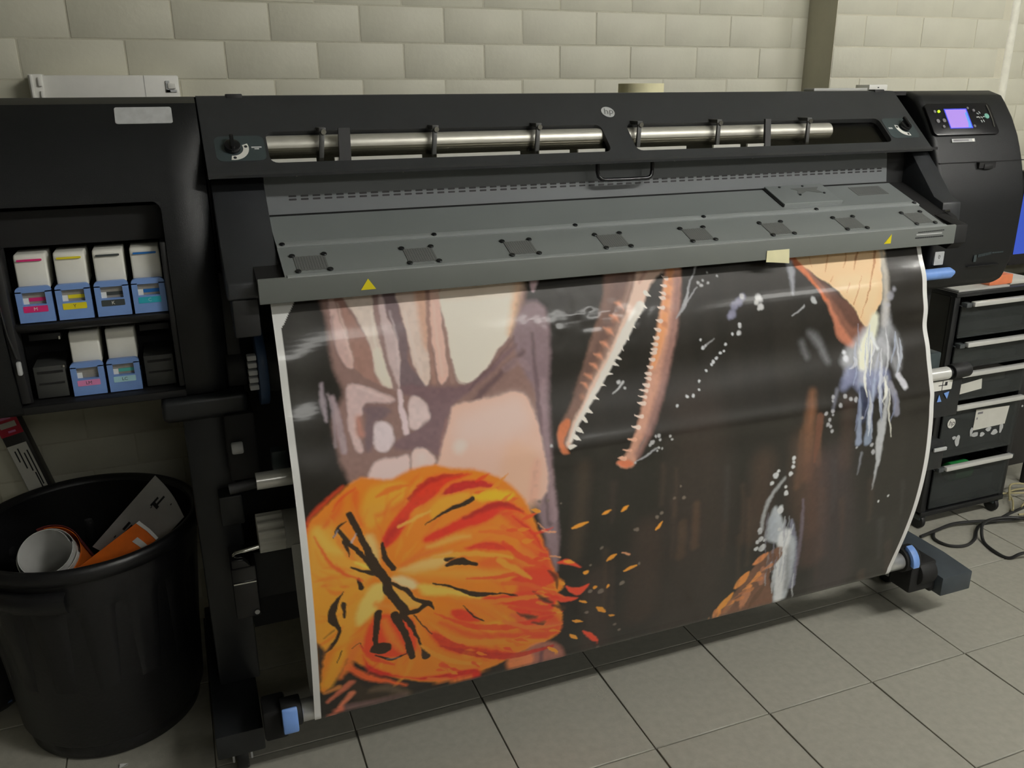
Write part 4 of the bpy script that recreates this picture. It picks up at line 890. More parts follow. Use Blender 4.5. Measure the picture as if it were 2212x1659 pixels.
('S',(120,122,136),6,0.6,[1220,346,10,1202,384,4]),
('S',(152,152,156),2,0.9,[1115,169,3,1148,149,4]),
('D',(170,172,174),3,0.9,[1172,138,14,1177,143,9]),
('S',(150,152,160),6,0.8,[1123,52,18,1124,81,14,1119,118,4]),
('D',(178,178,180),3,0.85,[1029,119,14,1035,126,10,1034,139,11,975,175,9,974,190,9,988,115,12]),
('S',(96,62,48),4,0.85,[1168,399,20,1161,457,16,1157,503,7]),
('S',(116,118,128),4,0.85,[1290,503,6,1285,554,2]),
('S',(160,162,166),4,0.85,[1342,438,21,1341,517,12,1337,604,2]),
('S',(150,152,154),4,0.85,[1077,527,6,1043,569,10,1030,619,10,1033,654,8]),
('S',(98,88,98),4,0.85,[1136,593,6,1156,728,11,1175,838,6]),
('S',(120,122,140),4,0.85,[1113,643,8,1136,723,24,1175,861,18]),
('P',(166,172,178),6,0.95,1,[1061,595,1087,638,1105,674,1135,700,1153,768,1166,858,1165,903,1129,903,1119,853,1093,772,1097,713,1054,686,1045,664,1048,623]),
('S',(206,208,210),6,0.9,[1103,681,34,1110,757,30,1129,825,27,1146,897,24]),
('S',(150,158,168),10,0.6,[1057,632,22,1066,676,26]),
('S',(190,194,198),4,1.0,[1076,601,11,1075,615,6]),
('P',(110,76,58),4,1.0,1,[1096,713,1047,746,1014,815,972,900,959,925,1046,928,1111,919,1129,896,1091,798,1110,744]),
('S',(206,132,82),3,0.95,[1065,727,8,1050,739,20,1036,752,10]),
('S',(220,142,70),3,0.95,[1024,777,10,1013,797,26,1003,817,13]),
('S',(212,142,60),3,0.95,[997,837,8,983,864,23,968,890,12]),
('S',(160,108,84),3,0.95,[1063,771,10,1068,797,26,1075,825,14]),
('S',(174,116,84),3,0.95,[1041,824,11,1039,857,26,1037,890,14]),
('S',(140,100,74),3,0.95,[1006,858,8,999,878,18,992,898,9]),
('S',(96,66,48),3,0.95,[1088,833,6,1075,865,18,1062,897,9]),
('S',(190,140,100),3,0.95,[973,883,2,961,895,6,949,908,4]),
('D',(186,188,190),2,0.95,[1099,484,10,1099,494,8,1097,505,9,1093,521,11,1058,508,8,1052,518,15,1043,535,10,1082,551,8,1085,567,12,1076,608,17,1084,662,10,1027,651,12,1030,659,10,1036,677,14,1028,684,11,1048,683,10,1029,704,12,1046,705,20,1367,643,7,1393,633,6]),
('S',(170,176,190),1.5,0.6095898212547697,[1351,329,2,1339,377,10,1341,427,2]),
('S',(150,158,180),1.5,0.6424734867117696,[1403,233,2,1397,267,6,1381,301,2]),
('S',(120,128,156),1.5,0.5969810081864466,[1332,237,2,1320,288,4,1324,341,2]),
('S',(150,158,180),1.5,0.4165937909165178,[1294,204,2,1297,236,4,1299,268,2]),
('S',(150,158,180),1.5,0.73603855637831,[1319,238,2,1307,290,4,1315,344,2]),
('S',(150,158,180),1.5,0.5844565034013484,[1330,211,2,1324,242,8,1317,274,2]),
('S',(226,226,216),1.5,0.5424873544947455,[1348,323,2,1351,340,6,1341,355,2]),
('S',(200,202,206),1.5,0.5696263783804724,[1375,221,2,1377,279,6,1355,335,2]),
('S',(120,128,156),1.5,0.42860866820520327,[1330,268,2,1316,317,9,1307,368,2]),
('S',(226,226,216),1.5,0.535139903748193,[1367,361,2,1364,417,6,1375,477,2]),
('S',(226,226,216),1.5,0.4862962142016889,[1346,334,2,1335,363,4,1350,395,2]),
('S',(170,176,190),1.5,0.6695094468539841,[1346,356,2,1337,384,6,1345,414,2]),
('S',(120,128,156),1.5,0.5634122965443338,[1352,325,2,1343,352,10,1332,378,2]),
('S',(226,226,216),1.5,0.7164277393767964,[1331,246,3,1325,285,4,1316,324,2]),
('S',(150,158,180),1.5,0.7085984074712084,[1275,280,2,1278,311,4,1266,340,2]),
('S',(200,202,206),1.5,0.7497199792277872,[1333,235,2,1336,265,6,1318,293,2]),
('S',(120,128,156),1.5,0.5380323302858752,[1380,370,2,1381,405,6,1370,438,2]),
('S',(170,176,190),1.5,0.48539150410926424,[1403,233,2,1405,284,6,1391,334,2]),
('S',(170,176,190),1.5,0.6278386997803578,[1287,246,2,1281,275,8,1284,304,2]),
('S',(226,226,216),1.5,0.6363941171582104,[1356,332,2,1359,362,10,1342,390,2]),
('S',(200,202,206),1.5,0.4594740434376567,[1407,270,2,1403,292,6,1405,313,2]),
('S',(226,226,216),1.5,0.6812754673018129,[1310,285,2,1301,328,8,1301,371,2]),
('S',(120,128,156),1.5,0.5617360323077584,[1311,340,2,1314,393,6,1316,447,2]),
('S',(120,128,156),1.5,0.5166533475274645,[1286,336,2,1277,390,8,1267,445,2]),
('S',(120,128,156),1.5,0.45828242814664377,[1347,359,2,1341,396,9,1343,433,2]),
('S',(170,176,190),1.5,0.6023460648014018,[1415,248,2,1413,288,8,1394,326,2]),
('S',(200,202,206),1.5,0.543064746836901,[1276,277,2,1280,291,10,1260,303,2]),
('S',(170,176,190),1.5,0.49960436821180765,[1348,276,2,1336,304,8,1329,332,2]),
('S',(200,202,206),1.5,0.5699731725858572,[1309,357,2,1309,409,10,1306,463,2]),
('S',(170,176,190),1.5,0.5136971170097286,[1316,253,2,1307,289,4,1299,324,2]),
('S',(150,158,180),1.5,0.7371987674623222,[1347,295,2,1344,330,9,1338,364,2]),
('S',(200,202,206),1.5,0.5657694433352365,[1357,267,2,1348,320,9,1337,372,2]),
('S',(120,128,156),1.5,0.7389818510660485,[1307,345,2,1303,383,5,1292,421,2]),
('S',(170,176,190),1.5,0.450427312897121,[1313,359,2,1312,414,5,1316,471,2]),
('S',(150,156,166),1.5,0.4980176537223606,[1079,784,3,1082,809,5,1090,836,3]),
('S',(200,204,208),1.5,0.45976939550112644,[1120,658,3,1119,672,4,1116,685,2]),
('S',(200,204,208),1.5,0.5164368867624369,[1100,787,2,1109,829,9,1119,873,2]),
('S',(120,120,136),1.5,0.5230419715382221,[1075,693,2,1082,736,7,1091,781,2]),
('S',(120,120,136),1.5,0.519382793895604,[1076,745,3,1078,769,8,1080,793,2]),
('S',(120,120,136),1.5,0.4659684653333136,[1048,661,3,1051,692,4,1060,727,2]),
('S',(200,204,208),1.5,0.42831945999315096,[1092,628,3,1095,658,8,1103,691,2]),
('S',(150,156,166),1.5,0.4427159169134476,[1111,744,3,1117,778,8,1121,814,2]),
('S',(150,156,166),1.5,0.5508835896921749,[1121,748,3,1130,792,5,1138,838,2]),
('S',(150,156,166),1.5,0.44352378330059217,[1106,689,2,1108,711,5,1107,732,2]),
('S',(200,204,208),1.5,0.3145662234762742,[1097,699,3,1100,723,7,1104,747,2]),
('S',(200,204,208),1.5,0.516779575711495,[1102,658,2,1101,673,4,1100,688,2]),
('S',(200,204,208),1.5,0.48436665157766057,[1167,819,3,1176,860,6,1190,903,2]),
('S',(150,156,166),1.5,0.3549257545410363,[1104,631,3,1107,667,6,1111,705,2]),
('S',(200,204,208),1.5,0.41375971677644413,[1084,756,3,1085,772,5,1091,791,2]),
('S',(120,120,136),1.5,0.30299066848681233,[1042,609,2,1043,635,6,1046,663,2]),
('S',(150,156,166),1.5,0.31672536612652025,[1069,729,3,1073,758,6,1074,787,2]),
('S',(120,120,136),1.5,0.4649650915433715,[1095,636,3,1097,665,8,1103,696,2]),
('S',(150,156,166),1.5,0.3703260940242617,[1054,612,2,1053,630,4,1054,648,2]),
('S',(120,120,136),1.5,0.4719676621287015,[1096,745,3,1097,765,6,1105,788,2]),
('S',(66,50,44),8,0.3,[654,653,10,671,805,13]),
('S',(74,56,46),8,0.3,[984,565,14,1014,749,10]),
('S',(74,56,46),8,0.3,[1396,877,24,1468,1077,8]),
('S',(60,56,58),8,0.3,[1390,702,19,1435,836,10]),
('S',(66,50,44),8,0.3,[791,532,16,801,674,8]),
('S',(60,56,58),8,0.3,[1196,617,14,1223,743,14]),
('S',(60,56,58),8,0.3,[1028,655,10,1068,831,6]),
('S',(66,50,44),8,0.3,[648,468,15,644,549,8]),
('S',(60,56,58),8,0.3,[1212,514,18,1230,646,8]),
('S',(74,56,46),8,0.3,[965,525,11,982,677,8]),
('S',(66,50,44),8,0.3,[1329,579,20,1353,694,12]),
('S',(66,50,44),8,0.3,[1136,511,18,1165,699,9]),
('S',(66,50,44),8,0.3,[1448,788,24,1542,1028,10]),
('S',(74,56,46),8,0.3,[1251,617,18,1290,770,8]),
('S',(74,56,46),8,0.3,[765,447,12,762,533,11]),
('S',(66,50,44),8,0.3,[1209,727,13,1247,856,14]),
('S',(60,56,58),8,0.3,[1181,556,10,1196,662,6]),
('S',(66,50,44),8,0.3,[1121,721,10,1159,863,15]),
('S',(60,56,58),8,0.3,[922,478,13,928,607,12]),
('S',(74,56,46),8,0.3,[1183,578,20,1228,774,8]),
('S',(74,56,46),8,0.3,[796,459,7,795,564,10]),
('S',(74,56,46),8,0.3,[970,657,10,1021,884,11]),
('S',(66,50,44),8,0.3,[928,615,18,938,703,6]),
('S',(60,56,58),8,0.3,[1431,601,12,1452,694,7]),
('S',(66,50,44),8,0.3,[1041,625,14,1076,793,6]),
('S',(74,56,46),8,0.3,[634,617,13,650,786,6]),
('S',(96,66,48),2,0.7,[1089,748,14,1081,756,4]),
('S',(96,66,48),2,0.7,[1082,738,14,1073,766,4]),
('S',(190,120,72),2,0.7,[1085,769,14,1065,777,4]),
('S',(96,66,48),2,0.7,[1092,783,14,1057,788,5]),
('S',(214,140,74),2,0.7,[1056,788,14,1050,799,5]),
('S',(190,120,72),2,0.7,[1069,808,14,1042,810,4]),
('S',(214,140,74),2,0.7,[1060,794,14,1034,821,4]),
('S',(214,140,74),2,0.7,[1043,826,14,1026,832,5]),
('S',(190,120,72),2,0.7,[1051,838,14,1019,843,4]),
('S',(150,96,66),2,0.7,[1031,838,14,1011,855,4]),
('S',(190,120,72),2,0.7,[1031,861,14,1003,866,5]),
('S',(214,140,74),2,0.7,[1004,870,14,995,877,5]),
('S',(150,96,66),2,0.7,[998,864,14,988,889,5]),
('S',(150,96,66),2,0.7,[992,889,14,980,900,4]),
('S',(214,140,74),2,0.7,[976,893,14,972,912,4]),
('S',(190,120,72),2,0.7,[963,886,14,964,923,5]),
('S',(214,190,184),4,0.6,[135,51,2,142,104,4,150,156,2]),
('S',(222,214,204),4,0.6,[194,71,2,195,128,3,203,191,2]),
('S',(206,188,188),4,0.6,[229,74,2,234,128,4,232,180,2]),
('S',(220,204,196),4,0.6,[256,77,3,261,130,5,274,195,3]),
('S',(226,200,188),4,0.6,[311,68,2,310,136,3,313,204,2]),
('S',(112,88,84),4,0.5,[123,74,4,124,135,4,134,168,3]),
('S',(128,100,96),4,0.6,[333,177,4,342,215,4,370,226,2]),
('S',(86,66,70),4,0.6,[461,147,2,415,192,4,364,235,3]),
('S',(110,88,96),4,0.5,[498,196,3,502,263,6,500,340,4]),
('S',(150,110,104),4,0.6,[311,288,5,291,344,4]),
('S',(150,126,130),4,0.4,[440,205,14,468,193,18,488,210,10]),
('S',(216,196,194),4,0.5,[154,206,2,185,222,3,208,237,2])]
def srgb(c): c = np.asarray(c, float)/255; return np.where(c <= .04045, c/12.92, ((c+.055)/1.055)**2.4)
def smoothpts(p, closed):
    n = len(p); out = []
    for i in range(n if closed else n-1):
        g = (lambda k: p[k % n]) if closed else (lambda k: p[min(max(k, 0), n-1)])
        p0, p1, p2, p3 = g(i-1), g(i), g(i+1), g(i+2)
        for k in range(5):
            t = k/5; out.append(.5*((2*p1)+(-p0+p2)*t+(2*p0-5*p1+4*p2-p3)*t*t+(-p0+3*p1-3*p2+p3)*t**3))
    if not closed: out.append(p[-1])
    return np.array(out)
xs = np.linspace(XL*1000, XR*1000, NX); ss = np.concatenate([np.linspace(0, LMAIN*1000, NS), np.linspace(LMAIN*1000, LALL*1000, 40)[1:]]); NT = len(ss)
GX, GS = np.meshgrid(xs, ss)
def vnoise(x, y, seed):
    r = np.random.default_rng(seed).random((64, 64)); xi = np.floor(x).astype(int); yi = np.floor(y).astype(int); fx = x-xi; fy = y-yi
    fx = fx*fx*(3-2*fx); fy = fy*fy*(3-2*fy); g = lambda a, b: r[b % 64, a % 64]
    return (g(xi, yi)*(1-fx)+g(xi+1, yi)*fx)*(1-fy)+(g(xi, yi+1)*(1-fx)+g(xi+1, yi+1)*fx)*fy
WX = GX+3*(vnoise(GX/14, GS/14, 1)-.5)+1.6*(vnoise(GX/5, GS/5, 2)-.5); WS = GS+3*(vnoise(GX/14, GS/14, 3)-.5)+1.6*(vnoise(GX/5, GS/5, 4)-.5)
img = np.empty((NT, NX, 3)); img[:] = srgb((30, 27, 23))
img *= (1+.35*(vnoise(GX/30, GS/260, 5)-.5))[..., None]
def blend(sl, al, col): img[sl] = img[sl]*(1-al[..., None])+srgb(col)*al[..., None]
def window(x0, x1, s0, s1):
    i0, i1 = np.searchsorted(xs, x0), np.searchsorted(xs, x1); j0, j1 = np.searchsorted(ss, s0), np.searchsorted(ss, s1)
    return (slice(j0, j1), slice(i0, i1)) if i1 > i0 and j1 > j0 else None
def flame(outline, cx, cs, rim):
    '''short brush strokes radiating from the heart of the flame, with ragged tongues along its rim'''
    r_ = random.Random(11); o_ = np.array(outline, float).reshape(-1, 2); L = []
    def rmax(t):
        best = 0; d = np.array((math.cos(t), math.sin(t)))
        for p, q in zip(o_, np.roll(o_, -1, 0)):
            e_ = q-p; den = d[0]*e_[1]-d[1]*e_[0]
            if abs(den) < 1e-9: continue
            w_ = p-(cx, cs); k1 = (w_[0]*e_[1]-w_[1]*e_[0])/den; k2 = (w_[0]*d[1]-w_[1]*d[0])/den
            if k1 > 0 and 0 <= k2 <= 1: best = max(best, k1)
        return best
    pal = [(246,176,60),(240,150,46),(232,112,40),(214,70,38),(190,44,34),(236,190,90),(228,96,40)]
    for i in range(0 if rim else 110):
        t = r_.uniform(0, 2*math.pi); R = rmax(t); f0 = r_.uniform(.15, .75); f1 = min(f0+r_.uniform(.15, .4), .99); sw = r_.uniform(-.12, .2)
        warm = .5+.5*math.cos(t-.5); col = pal[min(6, int(abs(r_.gauss(1.2+2.6*warm*f0, 1.3))))]
        pts = []
        for k in range(4):
            u = k/3; rr_ = R*(f0+(f1-f0)*u); tt = t+sw*u*u; pts += [cx+rr_*math.cos(tt), cs+rr_*math.sin(tt), (2, 7, 6, 1.5)[k]*r_.uniform(.7, 1.5)]
        L.append(('S', col, 4, r_.uniform(.3, .6), pts))
    for i in range(44 if rim else 0):
        t = r_.uniform(-.75, 1.25); R = rmax(t); g = t*.55+.12+r_.uniform(-.25, .25); l = r_.uniform(18, 46); sw = r_.uniform(-.5, .7); x = cx+R*r_.uniform(.80, .97)*math.cos(t); y = cs+R*r_.uniform(.80, .97)*math.sin(t); pts = []
        for k in range(5):
            pts += [x, y, (5, 9, 7, 4, 1)[k]*r_.uniform(.7, 1.2)]; x += l/4*math.cos(g+sw*k/4); y += l/4*math.sin(g+sw*k/4)
        L.append(('S', r_.choice([(240,150,46),(232,112,40),(216,72,40),(206,56,38),(222,84,42)]), 2, r_.uniform(.6, .95), pts))
    return L
ART = [q for e in ART for q in (flame(*e[1:]) if e[0] == 'F' else [e])]
for e in ART:
    k, col, soft, a = e[:4]
    if k == 'P':
        p = np.array(e[5], float).reshape(-1, 2)
        if e[4]: p = smoothpts(p, True)
        pad = soft+6; sl = window(p[:, 0].min()-pad, p[:, 0].max()+pad, p[:, 1].min()-pad, p[:, 1].max()+pad)
        if sl is None: continue
        X, Y = WX[sl], WS[sl]; ins = np.zeros(X.shape, bool); d2 = np.full(X.shape, 1e9)
        q = np.roll(p, -1, 0)
        for (ax, ay), (bx, by) in zip(p, q):
            ex, ey = bx-ax, by-ay; L2 = ex*ex+ey*ey+1e-9
            t = np.clip(((X-ax)*ex+(Y-ay)*ey)/L2, 0, 1); d2 = np.minimum(d2, (X-ax-t*ex)**2+(Y-ay-t*ey)**2)
            if ay != by: ins ^= ((ay > Y) != (by > Y)) & (X < ex*(Y-ay)/(ey)+ax)
        sd = np.sqrt(d2)*np.where(ins, 1, -1); al = np.clip(.5+sd/(2*soft), 0, 1); al = al*al*(3-2*al)*a
        blend(sl, al, col)
    elif k == 'S':
        p = np.array(e[4], float).reshape(-1, 3)
        if len(p) > 2: p = smoothpts(p, False)
        wm = p[:, 2].max()/2+soft+6; sl = window(p[:, 0].min()-wm, p[:, 0].max()+wm, p[:, 1].min()-wm, p[:, 1].max()+wm)
        if sl is None: continue
        X, Y = WX[sl], WS[sl]; sd = np.full(X.shape, -1e9)
        for (ax, ay, aw), (bx, by, bw) in zip(p[:-1], p[1:]):
            ex, ey = bx-ax, by-ay; L2 = ex*ex+ey*ey+1e-9
            t = np.clip(((X-ax)*ex+(Y-ay)*ey)/L2, 0, 1)
            sd = np.maximum(sd, np.maximum(aw+(bw-aw)*t, .6)/2-np.sqrt((X-ax-t*ex)**2+(Y-ay-t*ey)**2))
        al = np.clip(.5+sd/(2*soft), 0, 1); al = al*al*(3-2*al)*a; blend(sl, al, col)
    else:
        for x, y, d in np.array(e[4], float).reshape(-1, 3):
            r = d/2; m_ = r+soft+6; sl = window(x-m_, x+m_, y-m_, y+m_)
            if sl is None: continue
            al = np.clip(.5+(r-np.hypot(WX[sl]-x, WS[sl]-y))/(2*soft), 0, 1); blend(sl, al*al*(3-2*al)*a, col)
img *= (1+.14*(vnoise(GX/7, GS/7, 6)-.5))[..., None]
INKGAIN = 1.5
img = np.maximum(img*INKGAIN-.004, .004); img *= np.minimum(1, .93/img.max(-1, keepdims=True))
# unprinted margins and the clipped corner
white = (GX < (XL+MARG)*1000) | (GX > (XR-MARG)*1000) | ((GX-(XL+MARG)*1000)/38+(GS-25)/62 < 1) & (GS < 90)
img[white] = (.80, .80, .785)
# surface: profile plus the buckles of the hanging vinyl
YP = np.interp(ss/1000, SL, SPF[:, 0]); ZP = np.interp(ss/1000, SL, SPF[:, 1])
tg = np.stack([np.gradient(YP, ss), np.gradient(ZP, ss)], 1); tg /= np.linalg.norm(tg, axis=1)[:, None]; nrm = np.stack([tg[:, 1], -tg[:, 0]], 1)   # outward (towards -Y)
X = GX/1000; T = GS/1000
def gb(x, t, sx, st, a): return a*np.exp(-((X-x)/sx)**2-((T-t)/st)**2)
dsp = gb(.035, .155, .05, .035, .004)+gb(.05, .26, .05, .03, .0045)+gb(.07, .20, .05, .03, -.003)+gb(.06, .35, .06, .035, .003)
dsp += .0016*np.sin(T*34+X*2.2)*np.exp(-((T-.2)/.16)**2)*(.4+.6*np.sin(X*5.1+.6)**2)
dsp += .00022*(vnoise(X*70, T*70, 8)-.5)*np.exp(-((X-.62)/.14)**2-((T-.13)/.06)**2)*6
dsp += .0016*np.sin(T*75)*np.exp(-((X-1.5)/.12)**2)*np.exp(-((T-.2)/.16)**2)
dsp += .0035*np.exp(-((T-(.370+.012*X))/.022)**2)*np.clip((X-.3)/.3, 0, 1)
fade = np.clip(T/.06, 0, 1)*np.clip((LMAIN-T)/.08, 0, 1); dsp *= fade
VX = X; VY = YP[:, None]-dsp*np.abs(nrm[:, 0])[:, None]; VZ = ZP[:, None]+dsp*0
co = np.stack([VX, VY, VZ], -1).reshape(-1, 3)
idx = np.arange(NT*NX).reshape(NT, NX)
quads = np.stack([idx[:-1, :-1], idx[1:, :-1], idx[1:, 1:], idx[:-1, 1:]], -1).reshape(-1, 4)
SH0 = np.array((.76, 0, .2)); me = bpy.data.meshes.new('printed_sheet')
me.vertices.add(len(co)); me.vertices.foreach_set('co', (co-SH0).astype(np.float32).ravel())
me.loops.add(quads.size); me.loops.foreach_set('vertex_index', quads.astype(np.int32).ravel())
me.polygons.add(len(quads)); me.polygons.foreach_set('loop_start', np.arange(0, quads.size, 4, dtype=np.int32))
me.update(calc_edges=True); me.polygons.foreach_set('use_smooth', np.ones(len(quads), bool))
at_ = me.attributes.new('ink', 'FLOAT_COLOR', 'POINT'); at_.data.foreach_set('color', np.concatenate([img.reshape(-1, 3), np.ones((NT*NX, 1))], 1).astype(np.float32).ravel())
me.validate()
vm = bpy.data.materials.new('glossy_printed_vinyl'); vm.use_nodes = True; nt = vm.node_tree; b = nt.nodes['Principled BSDF']
av = nt.nodes.new('ShaderNodeAttribute'); av.attribute_name = 'ink'
ge = nt.nodes.new('ShaderNodeNewGeometry'); mx = nt.nodes.new('ShaderNodeMix'); mx.data_type = 'RGBA'; mx.inputs['B'].default_value = (.75, .75, .74, 1)   # plain white back of the vinyl
nt.links.new(ge.outputs['Backfacing'], mx.inputs['Factor']); nt.links.new(av.outputs['Color'], mx.inputs['A']); nt.links.new(mx.outputs['Result'], b.inputs['Base Color'])
b.inputs['Roughness'].default_value = .45; b.inputs['Specular IOR Level'].default_value = .3; b.inputs['Coat Weight'].default_value = .8; b.inputs['Coat Roughness'].default_value = .13
tc = nt.nodes.new('ShaderNodeTexCoord'); n2 = nt.nodes.new('ShaderNodeTexNoise'); n2.inputs['Scale'].default_value = 26; n2.inputs['Detail'].default_value = 5
bp = nt.nodes.new('ShaderNodeBump'); bp.inputs['Strength'].default_value = .06; bp.inputs['Distance'].default_value = .004
nt.links.new(tc.outputs['Object'], n2.inputs['Vector']); nt.links.new(n2.outputs['Fac'], bp.inputs['Height']); nt.links.new(bp.outputs['Normal'], b.inputs['Normal']); nt.links.new(bp.outputs['Normal'], b.inputs['Coat Normal'])
me.materials.append(vm)
sh = bpy.data.objects.new('printed_sheet', me); COL.objects.link(sh); sh.location = SH0
tag(sh, 'glossy printed vinyl sheet with an orange flame and open jaws hanging from the printer', 'print')
# masking tape strip on the lip
q = MB(); gr = []
for i in range(5):
    t = i/4; gr.append([(1.034+.057*u, -.0012-.004*(u**3)*t, 1.0665-.024*t-.006*u*t) for u in (0,.25,.5,.75,1)])
tag(q.sheet(gr, .0008).build('tape_strip', 'tape'), 'short piece of cream masking tape stuck on the grey hood lip', 'tape')

# ================================================================== ON TOP OF THE PRINTER
TPx, TPy, TPz = .955, .42, 1.3835
T0 = thing('tape_roll', (TPx, TPy, TPz), 'cream roll of masking tape lying on top of the printer', 'tape')
MB().lathe([(.040,0),(.054,0),(.054,.020),(.040,.020),(.040,0)], (TPx,TPy,TPz), 40).build('tape_winding', 'tape', T0, smooth=50)
MB().lathe([(.037,0),(.0398,0),(.0398,.020),(.037,.020),(.037,0)], (TPx,TPy,TPz), 40).build('tape_core', 'tapeedge', T0, smooth=50)
T1 = thing('ruler', (1.58, .40, 1.3835), 'grey flat ruler with a white end lying on top of the printer', 'ruler')
MB().box(1.415, 1.60, .36, .40, 1.3835, 1.3905).build('blade', 'greysheet', T1, bevel=.001)
MB().box(1.585, 1.645, .355, .405, 1.3835, 1.3985).build('end_block', 'white', T1, bevel=.002)
MB().box(1.612, 1.617, .3545, .356, 1.390, 1.3925).build('end_mark', 'print', T1)

# ================================================================== WASTE BIN
BC = (-.388, .452); RB, RT, HB_ = .188, .236, .50
B0 = thing('waste_bin', (BC[0], BC[1], 0), 'large black ribbed plastic waste bin standing under the ink cartridges', 'bin')
n = 120; body = MB()
def ringv(r, z, rib):
    o_ = []
    for j in range(n):
        t = 2*math.pi*j/n; g = max(0, math.cos(t*15))**.6 if math.cos(t*15) > 0 else 0
        o_.append((BC[0]+(r-rib*g*1.4)*math.cos(t), BC[1]+(r-rib*g*1.4)*math.sin(t), z))
    return o_
rows = [ringv(.02, .004, 0), ringv(RB-.012, .0, 0), ringv(RB-.003, .006, 0), ringv(RB+.002, .03, 0), ringv(RB+.004, .045, .006)]
for z in (.12,.2,.28,.36): rows.append(ringv(RB+(RT-RB)*z/HB_, z, .006))
rows += [ringv(RB+(RT-RB)*.395/HB_, .395, .006), ringv(RB+(RT-RB)*.41/HB_, .41, 0), ringv(RT-.004, .47, 0), ringv(RT-.004, .494, 0), ringv(RT-.012, .494, 0), ringv(RT-.014, .45, 0), ringv(RB+.01, .05, 0), ringv(RB-.02, .012, 0), ringv(.02, .012, 0)]
k = 0
for r in rows: body.v += r
for i in range(len(rows)-1):
    for j in range(n): body.f.append((i*n+j, i*n+(j+1) % n, (i+1)*n+(j+1) % n, (i+1)*n+j))
body.f.append(tuple(range(n))[::-1]); body.f.append(tuple((len(rows)-1)*n+j for j in range(n)))
body.build('bin_body', 'bin', B0, smooth=60)
MB().lathe([(RT-.014,.488),(RT-.010,.499),(RT-.002,.502),(RT+.006,.498),(RT+.008,.488),(RT+.006,.470),(RT-.002,.468),(RT-.004,.48),(RT-.014,.488)], (BC[0],BC[1],0), 96).build('bin_rim', 'bin', B0, smooth=70)
for a0 in (212, 32):
    pts = []
    g = [[(BC[0]+(RT-.004+d)*math.cos(math.radians(a0+4*i)), BC[1]+(RT-.004+d)*math.sin(math.radians(a0+4*i)), z) for i in range(14)] for d, z in ((.0,.452),(.014,.450),(.020,.442),(.016,.425),(.0,.405))]
    MB().sheet(g, .004).build('bin_grip', 'bin', B0, smooth=50)
# waste in the bin
def roll_thing():
    R_ = thing('paper_roll', (-.47, .40, .38), 'curled white paper roll with an orange outside in the black bin', 'paper roll')
    ax = Vector((-.12, -.62, .77)).normalized(); a = Vector((1, 0, 0)); a = (a-ax*a.dot(ax)).normalized(); b_ = ax.cross(a); c = Vector((-.463, .400, .452))
    def shell(r0, r1, t0, t1, l0, l1, nm, m):
        g = []
        for i in range(9):
            l = l0+(l1-l0)*i/8; g.append([c+ax*l+(a*math.cos(t0+(t1-t0)*j/40)+b_*math.sin(t0+(t1-t0)*j/40))*(r0+(r1-r0)*j/40) for j in range(41)])
        MB().sheet(g, .0012).build(nm, m, R_)
    shell(.050, .056, .3, 2*math.pi+.2, -.22, .016, 'inner_turn', 'paper'); shell(.0565, .062, .2, 2*math.pi*.98, -.20, .004, 'outer_turn', 'paper'); shell(.0635, .067, -1.5, 1.7, -.18, -.008, 'printed_turn', 'orange'); shell(.0685, .070, .2, 1.9, -.18, -.004, 'printed_flap', 'maroon')
roll_thing()
def warp_sheet(nm, m, cor, bend, label, marks=None):
    A, B, C_, D = [Vector(p) for p in cor]; g = []
    nrm_ = (B-A).cross(D-A).normalized()
    if nrm_.dot(CAM-A) < 0: nrm_ = -nrm_
    for i in range(13):
        r = []
        for j in range(13):
            u, v_ = i/12, j/12; p = (A*(1-u)+B*u)*(1-v_)+(D*(1-u)+C_*u)*v_; r.append(p+nrm_*-bend*math.sin(math.pi*u))
        g.append(r)
    T_ = thing(nm, tuple((A+B+C_+D)/4), label, 'paper'); MB().sheet(g, .0012).build('sheet', m, T_)
    for (u0, u1, v0, v1) in marks or ():
        gg = [[(lambda p: p+nrm_*(-bend*math.sin(math.pi*u)+sg_))((A*(1-u)+B*u)*(1-v_)+(D*(1-u)+C_*u)*v_) for v_ in (v0, (v0+v1)/2, v1)] for u in (u0, (u0+u1)/2, u1)]
        MB().sheet(gg, .0012).build('print_mark', 'print' if m == 'greysheet' else 'paper', T_)
sg_ = .0013 
warp_sheet('grey_offcut', 'greysheet', [(-.229,.42,.589),(-.182,.40,.487),(-.315,.43,.345),(-.385,.475,.415)], .012, 'grey printed backing sheet sticking up out of the black bin', [(.32,.36,.14,.26),(.36,.48,.20,.24),(.40,.44,.08,.22),(.62,.64,.06,.08),(.22,.27,.55,.66),(.30,.34,.56,.70),(.20,.22,.76,.79),(.36,.375,.26,.28)])
warp_sheet('orange_offcut', 'orange', [(-.270,.335,.525),(-.236,.315,.488),(-.36,.32,.39),(-.43,.34,.42)], .006, 'orange printed offcut with white edge inside the black bin', [(.0,1.0,-.012,.03),(.45,1.0,.16,.24)])

